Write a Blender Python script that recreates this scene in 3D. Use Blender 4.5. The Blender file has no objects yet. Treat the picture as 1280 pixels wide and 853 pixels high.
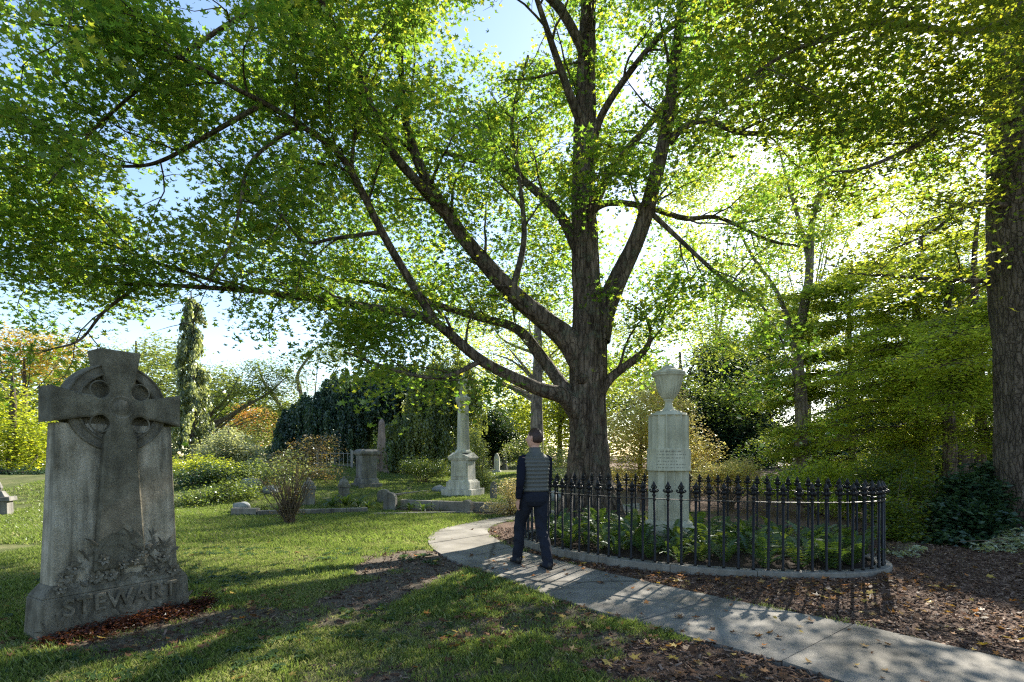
import bpy, bmesh, math, random
import numpy as np
from mathutils import Vector, Matrix
random.seed(11)
rng = np.random.default_rng(11)
S = bpy.context.scene
R = math.radians

# ------------------------------------------------------------------ camera
H = 1.45          # camera height
FP = 680.0        # focal length in photo pixels (1280 wide)
HY = 570.0        # horizon row
cam_d = bpy.data.cameras.new("camera")
cam = bpy.data.objects.new("camera", cam_d)
S.collection.objects.link(cam)
cam.location = (0, 0, H)
cam.rotation_euler = (R(90), 0, 0)
cam_d.sensor_width = 36
cam_d.lens = 36 * FP / 1280
cam_d.shift_y = (HY - 426.5) / 1280
cam_d.clip_end = 3000
cam_d.clip_start = 0.05
S.camera = cam

# ------------------------------------------------------------------ sky and sun
SUN_EL = 32.5
SUN_AZ = 32.2     # from +Y towards +X
w = bpy.data.worlds.new("World")
S.world = w
w.use_nodes = True
wn = w.node_tree
bg = wn.nodes["Background"]
sky = wn.nodes.new("ShaderNodeTexSky")
sky.sky_type = 'NISHITA'
sky.sun_disc = False
sky.sun_elevation = R(SUN_EL)
sky.sun_rotation = R(SUN_AZ)
sky.air_density = 1.0
sky.dust_density = 0.35
sky.ozone_density = 1.0
wn.links.new(sky.outputs[0], bg.inputs[0])
bg.inputs[1].default_value = 0.088
sd = Vector((math.sin(R(SUN_AZ)) * math.cos(R(SUN_EL)), math.cos(R(SUN_AZ)) * math.cos(R(SUN_EL)), math.sin(R(SUN_EL))))
sun_d = bpy.data.lights.new("sun", 'SUN')
sun_d.energy = 5.0
sun_d.angle = R(0.5)
sun_d.color = (1.0, 0.94, 0.82)
sun = bpy.data.objects.new("sun", sun_d)
S.collection.objects.link(sun)
sun.location = (0, 0, 40)
sun.rotation_euler = (-sd).to_track_quat('-Z', 'Y').to_euler()
S.view_settings.view_transform = 'Standard'
S.view_settings.look = 'None'
S.view_settings.exposure = 1.82
S.view_settings.gamma = 1
S.view_settings.use_curve_mapping = False
S.cycles.use_denoising = False
S.cycles.pixel_filter_type = 'BLACKMAN_HARRIS'
S.cycles.filter_width = 1.25
S.cycles.max_bounces = 7
S.cycles.diffuse_bounces = 4
S.cycles.transmission_bounces = 5
S.cycles.glossy_bounces = 2
S.cycles.transparent_max_bounces = 4
S.cycles.sample_clamp_indirect = 3

# ------------------------------------------------------------------ helpers
def P(px, py, Y):
    return np.array([(px - 640) / FP * Y, Y, H - (py - HY) / FP * Y])

def GP(px, py, z=0.0):
    Y = (H - z) * FP / (py - HY)
    return np.array([(px - 640) / FP * Y, Y])

def link(o):
    S.collection.objects.link(o)
    return o

def tag(o, label=None, cat=None, group=None, kind=None):
    if label: o["label"] = label
    if cat: o["category"] = cat
    if group: o["group"] = group
    if kind: o["kind"] = kind
    return o

def empty(name, loc, rz=0.0, label=None, cat=None, group=None):
    o = link(bpy.data.objects.new(name, None))
    o.location = loc
    o.rotation_euler = (0, 0, rz)
    o.empty_display_size = 0.2
    return tag(o, label, cat, group)

def copy_tree(o, parent=None):
    c = link(o.copy())
    c.parent = parent
    for ch in o.children:
        copy_tree(ch, c)
    return c

class MB:
    """collects shapes, then links them as one mesh object"""
    def __init__(s):
        s.v = []; s.f = []; s.n = 0
    def add(s, v, f):
        v = np.asarray(v, float).reshape(-1, 3)
        s.v.append(v)
        s.f.extend([tuple(int(i) + s.n for i in q) for q in f])
        s.n += len(v)
        return s
    def box(s, x0, x1, y0, y1, z0, z1, top=1.0, rz=0.0, c=(0, 0)):
        v = []
        for z, k in ((z0, 1.0), (z1, top)):
            cx, cy = (x0 + x1) / 2, (y0 + y1) / 2
            for x, y in ((x0, y0), (x1, y0), (x1, y1), (x0, y1)):
                v.append((cx + (x - cx) * k, cy + (y - cy) * k, z))
        v = np.array(v)
        if rz:
            ca, sa = math.cos(rz), math.sin(rz)
            X = (v[:, 0] - c[0]) * ca - (v[:, 1] - c[1]) * sa + c[0]
            Y = (v[:, 0] - c[0]) * sa + (v[:, 1] - c[1]) * ca + c[1]
            v[:, 0], v[:, 1] = X, Y
        return s.add(v, [(3, 2, 1, 0), (4, 5, 6, 7), (0, 1, 5, 4), (1, 2, 6, 5), (2, 3, 7, 6), (3, 0, 4, 7)])
    def lathe(s, prof, n=24, flute=None, c=(0, 0), sx=1, sy=1):
        """prof: (r, z) list bottom to top; flute(a, r, z) -> r"""
        v = []; f = []
        for r, z in prof:
            for k in range(n):
                a = 2 * math.pi * k / n
                rr = flute(a, r, z) if flute else r
                v.append((c[0] + rr * math.cos(a) * sx, c[1] + rr * math.sin(a) * sy, z))
        m = len(prof)
        for j in range(m - 1):
            for k in range(n):
                k2 = (k + 1) % n
                f.append((j * n + k, j * n + k2, (j + 1) * n + k2, (j + 1) * n + k))
        f.append(tuple(reversed(range(n))))
        f.append(tuple((m - 1) * n + k for k in range(n)))
        return s.add(v, f)
    def tube(s, pts, rad, n=8, noise=0.0, cap=True, ell=None):
        v, f = tube(pts, rad, n, noise, cap, ell)
        return s.add(v, f)
    def ext(s, poly, y0, y1):
        """polygon in (x, z), pushed from y0 to y1"""
        n = len(poly)
        v = [(x, y0, z) for x, z in poly] + [(x, y1, z) for x, z in poly]
        f = [tuple(range(n)), tuple(reversed(range(n, 2 * n)))]
        for i in range(n):
            j = (i + 1) % n
            f.append((j, i, i + n, j + n))
        return s.add(v, f)
    def mesh(s, name, smooth=False):
        me = bpy.data.meshes.new(name)
        V = np.vstack(s.v)
        me.from_pydata(V.tolist(), [], s.f)
        me.update()
        if smooth:
            me.polygons.foreach_set("use_smooth", [True] * len(me.polygons))
        return me
    def build(s, name, mat, parent=None, smooth=False, bevel=0.0, loc=None, bseg=2):
        me = s.mesh(name, smooth)
        me.materials.append(mat)
        o = link(bpy.data.objects.new(name, me))
        if parent: o.parent = parent
        if loc is not None: o.location = loc
        if bevel:
            b = o.modifiers.new("bevel", 'BEVEL')
            b.width = bevel; b.segments = bseg; b.limit_method = 'ANGLE'; b.angle_limit = R(35)
            b.harden_normals = False
        return o

def put(name, me, parent=None, loc=(0, 0, 0), rot=(0, 0, 0), scl=(1, 1, 1)):
    o = link(bpy.data.objects.new(name, me))
    o.parent = parent
    o.location = loc; o.rotation_euler = rot; o.scale = scl
    return o

def spline(pts, per=6):
    pts = np.asarray(pts, float)
    if len(pts) < 3:
        t = np.linspace(0, 1, per + 1)[:, None]
        return pts[0] * (1 - t) + pts[-1] * t
    p = np.vstack([2 * pts[0] - pts[1], pts, 2 * pts[-1] - pts[-2]])
    out = []
    for i in range(1, len(p) - 2):
        t = np.linspace(0, 1, per, endpoint=False)[:, None]
        a, b, c, d = p[i - 1], p[i], p[i + 1], p[i + 2]
        out.append(0.5 * ((2 * b) + (-a + c) * t + (2 * a - 5 * b + 4 * c - d) * t ** 2 + (-a + 3 * b - 3 * c + d) * t ** 3))
    out.append(pts[-1][None])
    return np.vstack(out)

def frames(pts):
    pts = np.asarray(pts, float)
    t = np.gradient(pts, axis=0)
    t /= np.linalg.norm(t, axis=1)[:, None] + 1e-9
    u = np.zeros_like(t)
    a = np.array([1.0, 0, 0]) if abs(t[0][0]) < 0.9 else np.array([0, 1.0, 0])
    prev = a - t[0] * a.dot(t[0]); prev /= np.linalg.norm(prev)
    for i in range(len(t)):
        prev = prev - t[i] * prev.dot(t[i]); prev /= np.linalg.norm(prev) + 1e-9
        u[i] = prev
    return t, u, np.cross(t, u)

def tube(pts, rad, n=8, noise=0.0, cap=True, ell=None):
    pts = np.asarray(pts, float); rad = np.asarray(rad, float)
    t, u, w_ = frames(pts)
    a = np.linspace(0, 2 * np.pi, n, endpoint=False)
    rr = rad[:, None] * np.ones(n)[None]
    if noise:
        rr = rr * (1 + noise * rng.standard_normal(rr.shape))
    ex, ey = ell if ell else (1, 1)
    v = pts[:, None, :] + rr[..., None] * (ex * np.cos(a)[None, :, None] * u[:, None, :] + ey * np.sin(a)[None, :, None] * w_[:, None, :])
    m = len(pts)
    f = []
    for j in range(m - 1):
        for k in range(n):
            k2 = (k + 1) % n
            f.append((j * n + k, j * n + k2, (j + 1) * n + k2, (j + 1) * n + k))
    if cap:
        f.append(tuple(reversed(range(n)))); f.append(tuple((m - 1) * n + k for k in range(n)))
    return v.reshape(-1, 3), f

def fast_mesh(name, V, F, tint=None, mat=None, smooth=False):
    """V (n,3) F (m,k) arrays -> mesh"""
    me = bpy.data.meshes.new(name)
    V = np.ascontiguousarray(V, dtype=np.float32); F = np.ascontiguousarray(F, dtype=np.int32)
    m, k = F.shape
    me.vertices.add(len(V)); me.vertices.foreach_set("co", V.ravel())
    me.loops.add(m * k); me.loops.foreach_set("vertex_index", F.ravel())
    me.polygons.add(m)
    me.polygons.foreach_set("loop_start", np.arange(0, m * k, k, dtype=np.int32))
    me.update(calc_edges=True)
    if smooth: me.polygons.foreach_set("use_smooth", np.ones(m, bool))
    if tint is not None:
        at = me.attributes.new("tint", 'FLOAT', 'POINT')
        at.data.foreach_set("value", np.ascontiguousarray(tint, dtype=np.float32))
    if mat: me.materials.append(mat)
    return me

# value noise for terrain and masks
_perm = np.random.default_rng(5).random((256, 256))
def vnoise(x, y, s=1.0, ox=0.0):
    x = np.asarray(x, float) * s + 100 + ox; y = np.asarray(y, float) * s + 57 + ox
    xi = np.floor(x).astype(int); yi = np.floor(y).astype(int)
    fx = x - xi; fy = y - yi
    fx = fx * fx * (3 - 2 * fx); fy = fy * fy * (3 - 2 * fy)
    g = lambda i, j: _perm[i % 256, j % 256]
    return (g(xi, yi) * (1 - fx) + g(xi + 1, yi) * fx) * (1 - fy) + (g(xi, yi + 1) * (1 - fx) + g(xi + 1, yi + 1) * fx) * fy
def fbm(x, y, s=1.0, o=4, ox=0.0):
    r = 0; a = 0.5; t = 0
    for k in range(o):
        r = r + a * vnoise(x, y, s * 2 ** k, ox + 13 * k); t += a; a *= 0.5
    return r / t
def sstep(a, b, x):
    t = np.clip((np.asarray(x, float) - a) / (b - a), 0, 1)
    return t * t * (3 - 2 * t)

# ------------------------------------------------------------------ materials
def nodes(name):
    m = bpy.data.materials.new(name)
    m.use_nodes = True
    nt = m.node_tree
    for n in list(nt.nodes): nt.nodes.remove(n)
    out = nt.nodes.new("ShaderNodeOutputMaterial")
    return m, nt, out

def N(nt, kind, **kw):
    n = nt.nodes.new("ShaderNode" + kind)
    for k, v in kw.items():
        if k in n.inputs.keys(): n.inputs[k].default_value = v
        else: setattr(n, k, v)
    return n

def ramp(nt, stops, fac):
    r = nt.nodes.new("ShaderNodeValToRGB")
    e = r.color_ramp.elements
    while len(e) < len(stops): e.new(0.5)
    for i, (p, c) in enumerate(stops):
        e[i].position = p; e[i].color = (*c, 1)
    nt.links.new(fac, r.inputs[0])
    return r

def coords(nt, scale=(1, 1, 1), space="Object"):
    tc = nt.nodes.new("ShaderNodeTexCoord")
    mp = nt.nodes.new("ShaderNodeMapping")
    mp.inputs["Scale"].default_value = scale
    nt.links.new(tc.outputs[space], mp.inputs[0])
    return mp.outputs[0]

def noise(nt, vec, scale, detail=5, rough=0.6):
    n = nt.nodes.new("ShaderNodeTexNoise")
    n.inputs["Scale"].default_value = scale; n.inputs["Detail"].default_value = detail
    n.inputs["Roughness"].default_value = rough
    nt.links.new(vec, n.inputs["Vector"])
    return n.outputs["Fac"]

def mixc(nt, a, b, fac, mode='MIX'):
    m = nt.nodes.new("ShaderNodeMix"); m.data_type = 'RGBA'; m.blend_type = mode
    for s, i in ((a, 6), (b, 7), (fac, 0)):
        if hasattr(s, "is_output"): nt.links.new(s, m.inputs[i])
        elif i == 0: m.inputs[0].default_value = s
        else: m.inputs[i].default_value = (*s, 1)
    return m.outputs[2]

def bump(nt, h, strength=0.5, dist=0.02):
    b = nt.nodes.new("ShaderNodeBump")
    b.inputs["Strength"].default_value = strength; b.inputs["Distance"].default_value = dist
    nt.links.new(h, b.inputs["Height"])
    return b.outputs[0]

def surf(nt, out, col, rough=0.8, nrm=None, spec=0.3, metal=0.0):
    p = nt.nodes.new("ShaderNodeBsdfPrincipled")
    if hasattr(col, "is_output"): nt.links.new(col, p.inputs["Base Color"])
    else: p.inputs["Base Color"].default_value = (*col, 1)
    if hasattr(rough, "is_output"): nt.links.new(rough, p.inputs["Roughness"])
    else: p.inputs["Roughness"].default_value = rough
    p.inputs["Specular IOR Level"].default_value = spec
    p.inputs["Metallic"].default_value = metal
    if nrm is not None: nt.links.new(nrm, p.inputs["Normal"])
    nt.links.new(p.outputs[0], out.inputs[0])
    return p

def mat_stone(name, c0, c1, c2, scale=3.0, streak=0.0, speck=0.4, bs=0.4, lichen=None):
    m, nt, out = nodes(name)
    v = coords(nt)
    n1 = noise(nt, v, scale, 6, 0.65)
    r1 = ramp(nt, [(0.3, c0), (0.5, c1), (0.72, c2)], n1)
    n2 = noise(nt, v, 90, 3, 0.7)
    r2 = ramp(nt, [(0.25, (0.55,) * 3), (0.6, (1.0,) * 3), (0.85, (1.25,) * 3)], n2)
    col = mixc(nt, r1.outputs[0], r2.outputs[0], speck, 'MULTIPLY')
    if streak:
        vs = coords(nt, (5, 5, 0.5))
        n3 = noise(nt, vs, 1.6, 5, 0.6)
        r3 = ramp(nt, [(0.38, (0.22, 0.215, 0.19)), (0.52, (0.75, 0.74, 0.7)), (0.66, (1.15, 1.12, 1.1))], n3)
        col = mixc(nt, col, r3.outputs[0], streak, 'MULTIPLY')
    if lichen:
        n4 = noise(nt, v, 14, 6, 0.7)
        r4 = ramp(nt, [(0.56, (0, 0, 0)), (0.66, (1, 1, 1))], n4)
        col = mixc(nt, col, lichen, r4.outputs[0])
    n5 = noise(nt, v, 45, 6, 0.75)
    surf(nt, out, col, 0.88, bump(nt, n5, bs, 0.01), 0.2)
    return m

def mat_bark(name, c0, c1, c2, sc=6.0, bs=0.8, moss=None):
    m, nt, out = nodes(name)
    v = coords(nt, (1, 1, 0.16))
    n1 = noise(nt, v, sc, 7, 0.7)
    r1 = ramp(nt, [(0.3, c0), (0.5, c1), (0.75, c2)], n1)
    v2 = coords(nt)
    n2 = noise(nt, v2, 2.2, 4, 0.6)
    r2 = ramp(nt, [(0.3, (0.7,) * 3), (0.7, (1.2,) * 3)], n2)
    col = mixc(nt, r1.outputs[0], r2.outputs[0], 0.7, 'MULTIPLY')
    vo = nt.nodes.new("ShaderNodeTexVoronoi"); vo.feature = 'DISTANCE_TO_EDGE'; vo.inputs["Scale"].default_value = sc * 1.5
    wv = mixc(nt, coords(nt, (1, 1, 0.2)), noise(nt, v2, 3.5, 4, 0.6), 0.16)
    nt.links.new(wv, vo.inputs["Vector"])
    r5 = ramp(nt, [(0.0, (.30,) * 3), (0.10, (.85,) * 3), (0.35, (1.15,) * 3)], vo.outputs["Distance"])
    col = mixc(nt, col, r5.outputs[0], 0.8, 'MULTIPLY')
    if moss:
        r4 = ramp(nt, [(0.52, (0, 0, 0)), (0.7, (1, 1, 1))], noise(nt, v2, 5, 6, 0.7))
        col = mixc(nt, col, moss, r4.outputs[0])
    surf(nt, out, col, 0.92, bump(nt, mixc(nt, noise(nt, v, sc * 2.5, 8, 0.75), r5.outputs[0], 0.5), bs, 0.05), 0.15)
    return m

def mat_leaf(name, stops, trans=None, tmix=0.5, gloss=0.06):
    """stops: reflected colours by tint; trans: colours of light coming through"""
    m, nt, out = nodes(name)
    at = N(nt, "Attribute"); at.attribute_name = "tint"
    f = at.outputs["Fac"]
    r = ramp(nt, stops, f)
    if trans is None:
        trans = [(p, (min(1, c[0] * 2.1 + .015), min(1, c[1] * 1.95 + .02), c[2] * 0.9)) for p, c in stops]
    r2 = ramp(nt, trans, f)
    d = N(nt, "BsdfDiffuse"); t = N(nt, "BsdfTranslucent"); g = N(nt, "BsdfGlossy")
    g.inputs["Roughness"].default_value = 0.38
    g.inputs["Color"].default_value = (0.8, 0.85, 0.85, 1)
    nt.links.new(r.outputs[0], d.inputs[0]); nt.links.new(r2.outputs[0], t.inputs[0])
    mx = N(nt, "MixShader"); mx.inputs[0].default_value = tmix
    nt.links.new(d.outputs[0], mx.inputs[1]); nt.links.new(t.outputs[0], mx.inputs[2])
    m2 = N(nt, "MixShader"); m2.inputs[0].default_value = gloss
    nt.links.new(mx.outputs[0], m2.inputs[1]); nt.links.new(g.outputs[0], m2.inputs[2])
    nt.links.new(m2.outputs[0], out.inputs[0])
    return m

def L3(a, b, c): return [(0.0, a), (0.5, b), (1.0, c)]
M = {}
M['maple_leaf'] = mat_leaf('maple_leaf', L3((.045, .082, .022), (.08, .125, .028), (.18, .21, .035)), L3((.12, .27, .03), (.30, .49, .04), (.70, .66, .05)), 0.57)
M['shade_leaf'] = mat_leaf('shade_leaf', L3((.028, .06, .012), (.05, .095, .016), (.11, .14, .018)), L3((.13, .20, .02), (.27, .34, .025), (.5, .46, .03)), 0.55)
M['hemlock_leaf'] = mat_leaf('hemlock_leaf', L3((.08, .12, .02), (.17, .23, .035), (.30, .32, .04)), L3((.40, .54, .045), (.68, .78, .06), (.93, .88, .08)), 0.6)
M['backlit_leaf'] = mat_leaf('backlit_leaf', L3((.09, .13, .02), (.15, .20, .03), (.26, .27, .04)), L3((.36, .50, .06), (.60, .70, .08), (.90, .84, .12)), 0.6)
M['green_leaf'] = mat_leaf('green_leaf', L3((.05, .09, .025), (.09, .13, .035), (.15, .18, .04)), None, 0.45)
M['pale_leaf'] = mat_leaf('pale_leaf', L3((.10, .15, .06), (.16, .20, .08), (.24, .27, .11)), None, 0.4)
M['lime_leaf'] = mat_leaf('lime_leaf', L3((.12, .17, .02), (.22, .27, .03), (.36, .36, .05)), None, 0.5)
M['orange_leaf'] = mat_leaf('orange_leaf', L3((.22, .16, .04), (.36, .20, .05), (.42, .14, .04)), L3((.4, .34, .05), (.6, .34, .06), (.65, .22, .05)), 0.5)
M['amber_leaf'] = mat_leaf('amber_leaf', L3((.16, .17, .05), (.28, .22, .06), (.38, .20, .06)), None, 0.5)
M['gold_leaf'] = mat_leaf('gold_leaf', L3((.32, .32, .07), (.48, .42, .12), (.55, .36, .17)), L3((.68, .68, .12), (.90, .78, .22), (.92, .64, .30)), 0.6)
M['dark_needle'] = mat_leaf('dark_needle', L3((.012, .03, .018), (.022, .05, .028), (.045, .08, .035)), None, 0.3)
M['spruce_needle'] = mat_leaf('spruce_needle', L3((.06, .085, .055), (.15, .185, .10), (.28, .31, .17)), None, 0.4)
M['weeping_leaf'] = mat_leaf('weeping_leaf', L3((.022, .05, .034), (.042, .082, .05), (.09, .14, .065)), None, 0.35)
M['weeping_lit'] = mat_leaf('weeping_lit', L3((.08, .12, .04), (.14, .17, .05), (.22, .24, .07)), None, 0.45)  # lighter copy of the weeping leaves, sunlight put into the colour
M['rhodo_leaf'] = mat_leaf('rhodo_leaf', L3((.016, .04, .022), (.03, .065, .032), (.055, .10, .04)), None, 0.25, 0.06)
M['fern_leaf'] = mat_leaf('fern_leaf', L3((.035, .07, .02), (.055, .10, .028), (.11, .15, .035)), None, 0.4)
M['silver_leaf'] = mat_leaf('silver_leaf', L3((.18, .22, .15), (.28, .31, .22), (.4, .42, .33)), None, 0.4)
M['pink_leaf'] = mat_leaf('pink_leaf', L3((.3, .32, .16), (.5, .40, .28), (.6, .42, .32)), None, 0.45)
M['twig_leaf'] = mat_leaf('twig_leaf', L3((.09, .10, .05), (.13, .11, .06), (.2, .12, .07)), None, 0.4)
M['grass'] = mat_leaf('grass', L3((.075, .115, .03), (.14, .18, .045), (.33, .30, .14)), L3((.12, .18, .03), (.24, .33, .05), (.40, .38, .15)), 0.42, 0.03)
M['litter'] = mat_leaf('litter', [(0.0, (.07, .035, .022)), (0.35, (.16, .085, .05)), (0.6, (.24, .14, .08)), (0.8, (.42, .30, .08)), (1.0, (.40, .13, .05))], None, 0.2, 0.01)
M['red_litter'] = mat_leaf('red_litter', L3((.025, .012, .01), (.06, .02, .014), (.14, .045, .02)), None, 0.2, .02)
M['chips'] = mat_leaf('chips', L3((.055, .032, .022), (.15, .092, .066), (.27, .19, .145)), None, 0.03, 0.01)

M['cross_stone'] = mat_stone('cross_stone', (.18, .155, .11), (.38, .34, .265), (.54, .495, .41), 3.4, 0.85, 1.0, 0.8)
M['cross_dark'] = mat_stone('cross_dark', (.09, .079, .056), (.155, .14, .102), (.25, .23, .175), 6, 0.4, 1.0, 1.0)
M['cross_face'] = mat_stone('cross_face', (.11, .098, .074), (.185, .168, .13), (.30, .275, .225), 6, 0.6, 1.0, 0.9)
M['granite'] = mat_stone('granite', (.15, .138, .118), (.215, .20, .175), (.29, .275, .245), 2.5, 0.35, 0.8, 0.35)
M['dark_granite'] = mat_stone('dark_granite', (.12, .115, .103), (.20, .192, .175), (.30, .29, .27), 3, 0.5, 0.8, 0.4)
M['marble'] = mat_stone('marble', (.35, .335, .235), (.46, .445, .335), (.56, .545, .43), 2.6, 0.4, 0.2, 0.15)
M['white_stone'] = mat_stone('white_stone', (.38, .36, .30), (.50, .49, .44), (.62, .61, .57), 1.6, 0.5, 0.2, 0.2)
M['brown_stone'] = mat_stone('brown_stone', (.20, .15, .13), (.29, .22, .19), (.38, .30, .26), 2.0, 0.5, 0.3, 0.2)
M['boulder'] = mat_stone('boulder', (.15, .155, .15), (.25, .26, .26), (.36, .37, .38), 5, 0, 0.6, 0.6)
M['bark'] = mat_bark('bark', (.03, .021, .015), (.12, .092, .07), (.27, .215, .175), 8, 1.0, (.10, .105, .075))
M['bark2'] = mat_bark('bark2', (.05, .04, .032), (.125, .10, .08), (.22, .18, .15), 12, 1.0)
M['bark_pale'] = mat_bark('bark_pale', (.13, .105, .085), (.22, .18, .15), (.32, .27, .23), 5, 0.5)

def mat_simple(name, col, rough=0.5, spec=0.4, nscale=40, var=0.25, bs=0.2, metal=0.0):
    m, nt, out = nodes(name)
    v = coords(nt)
    n1 = noise(nt, v, nscale, 5, 0.65)
    r1 = ramp(nt, [(0.3, tuple(c * (1 - var) for c in col)), (0.7, tuple(min(1, c * (1 + var)) for c in col))], n1)
    surf(nt, out, r1.outputs[0], rough, bump(nt, n1, bs, 0.004), spec, metal)
    return m
def mat_iron():
    m, nt, out = nodes('iron')
    v = coords(nt)
    r = ramp(nt, [(0.55, (.008, .008, .009)), (0.68, (.035, .02, .014)), (0.8, (.08, .035, .02))], noise(nt, v, 22, 6, 0.75))
    surf(nt, out, r.outputs[0], 0.5, bump(nt, noise(nt, v, 70, 5, 0.7), .4, .004), 0.3)
    return m
M['iron'] = mat_iron()
M['iron_old'] = mat_simple('iron_old', (.009, .009, .010), 0.5, 0.3, 60, 0.4, 0.3)
M['iron_grey'] = mat_simple('iron_grey', (.22, .21, .2), 0.6, 0.4, 40, 0.3, 0.2)
M['skin'] = mat_simple('skin', (.55, .30, .22), 0.5, 0.4, 30, 0.08, 0.1)
M['hair'] = mat_simple('hair', (.035, .016, .012), 0.55, 0.4, 120, 0.4, 0.8)
M['navy_cloth'] = mat_simple('navy_cloth', (.008, .010, .020), 0.85, 0.15, 90, 0.3, 0.3)
M['vest_cloth'] = mat_simple('vest_cloth', (.08, .082, .074), 0.5, 0.4, 60, 0.15, 0.2)
M['jeans'] = mat_simple('jeans', (.012, .015, .025), 0.85, 0.2, 160, 0.35, 0.4)
M['shoe'] = mat_simple('shoe', (.012, .012, .013), 0.5, 0.4, 50, 0.3, 0.2)
M['sole'] = mat_simple('sole', (.05, .05, .05), 0.8, 0.2, 50, 0.2, 0.2)
M['stem'] = mat_simple('stem', (.10, .075, .05), 0.85, 0.2, 30, 0.3, 0.3)
M['soil'] = mat_simple('soil', (.045, .032, .024), 0.95, 0.1, 25, 0.5, 0.8)

def mat_concrete():
    m, nt, out = nodes('concrete')
    v = coords(nt)
    r1 = ramp(nt, [(0.3, (.11, .10, .085)), (0.48, (.19, .175, .153)), (0.75, (.285, .265, .235))], noise(nt, v, 1.6, 7, 0.65))
    r2 = ramp(nt, [(0.3, (.62,) * 3), (0.5, (1,) * 3), (0.75, (1.15,) * 3)], noise(nt, v, 130, 3, 0.8))
    col = mixc(nt, r1.outputs[0], r2.outputs[0], 0.75, 'MULTIPLY')
    r3 = ramp(nt, [(0.60, (0, 0, 0)), (0.72, (1, 1, 1))], noise(nt, v, 9, 8, 0.75))
    col = mixc(nt, col, (.13, .115, .095), r3.outputs[0])
    vo = nt.nodes.new("ShaderNodeTexVoronoi"); vo.feature = 'DISTANCE_TO_EDGE'; vo.inputs["Scale"].default_value = .42
    nt.links.new(mixc(nt, v, noise(nt, v, 3.0, 6, 0.7), 0.35), vo.inputs["Vector"])
    r5 = ramp(nt, [(0.0, (.22,) * 3), (0.004, (.5,) * 3), (0.009, (1.0,) * 3)], vo.outputs["Distance"])
    col = mixc(nt, col, r5.outputs[0], 0.9, 'MULTIPLY')
    r6 = ramp(nt, [(0.35, (.68, .66, .60)), (0.6, (1.05,) * 3)], noise(nt, v, .9, 5, 0.6))
    col = mixc(nt, col, r6.outputs[0], 0.8, 'MULTIPLY')
    surf(nt, out, col, 0.9, bump(nt, noise(nt, v, 160, 4, 0.8), 0.35, 0.004), 0.25)
    return m
M['concrete'] = mat_concrete()

def mat_ground():
    m, nt, out = nodes('ground')
    v = coords(nt)
    g = ramp(nt, [(0.25, (.055, .07, .022)), (0.5, (.10, .115, .038)), (0.75, (.19, .175, .085))], noise(nt, v, 1.3, 7, 0.7))
    g2 = ramp(nt, [(0.3, (.55,) * 3), (0.7, (1.35,) * 3)], noise(nt, v, 38, 5, 0.75))
    gc = mixc(nt, g.outputs[0], g2.outputs[0], 0.8, 'MULTIPLY')
    d = ramp(nt, [(0.3, (.045, .035, .025)), (0.5, (.11, .088, .066)), (0.72, (.22, .18, .14))], noise(nt, v, 26, 7, 0.75))
    mu = ramp(nt, [(0.28, (.035, .021, .015)), (0.5, (.12, .075, .053)), (0.75, (.26, .18, .135))], noise(nt, v, 55, 6, 0.8))
    a = N(nt, "Attribute"); a.attribute_name = "dirt"
    b = N(nt, "Attribute"); b.attribute_name = "mulch"
    c = mixc(nt, gc, d.outputs[0], a.outputs["Fac"])
    c = mixc(nt, c, mu.outputs[0], b.outputs["Fac"])
    surf(nt, out, c, 0.95, bump(nt, noise(nt, v, 60, 6, 0.8), 0.8, 0.02), 0.12)
    return m
M['ground'] = mat_ground()

# ------------------------------------------------------------------ layout data
PATH_L = [(1330, 990), (1180, 905), (977, 829), (794, 779), (679, 744), (618, 721), (567, 702), (536, 681), (545, 664), (588, 654), (632, 646), (700, 638), (800, 633)]
PATH_R = [(1600, 912), (1330, 844), (1067, 782), (900, 748), (765, 719), (690, 700), (640, 685), (612, 669), (611, 661), (622, 655), (650, 650), (705, 644), (800, 639)]
WL = np.array([GP(*p) for p in PATH_L]); WR = np.array([GP(*p) for p in PATH_R])
EC = np.array([2.45, 8.15]); EA, EB = 2.58, 1.52; ED = np.array([.81, -.5865])   # fence ellipse
EN = np.array([.5865, .81])
def ell(a, k=1.0, dr=0.0):
    return EC + (EA * k + dr) * math.cos(a) * ED + (EB * k + dr) * math.sin(a) * EN
def inpoly(x, y, poly):
    x = np.asarray(x); y = np.asarray(y); ins = np.zeros(x.shape, bool)
    n = len(poly)
    for i in range(n):
        x0, y0 = poly[i]; x1, y1 = poly[(i + 1) % n]
        if y0 == y1: continue
        c = ((y0 > y) != (y1 > y)) & (x < (x1 - x0) * (y - y0) / (y1 - y0) + x0)
        ins ^= c
    return ins
WRs = spline(WR, 6); WLs = spline(WL, 6)
MULCH = [tuple(p) for p in WRs if p[1] < 12.4] + [(1.2, 12.6), (5, 13.5), (9, 17), (14, 17), (16, 8), (14, 1)]
PATHPOLY = [tuple(p) for p in WLs] + [tuple(p) for p in WRs[::-1]]

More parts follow.
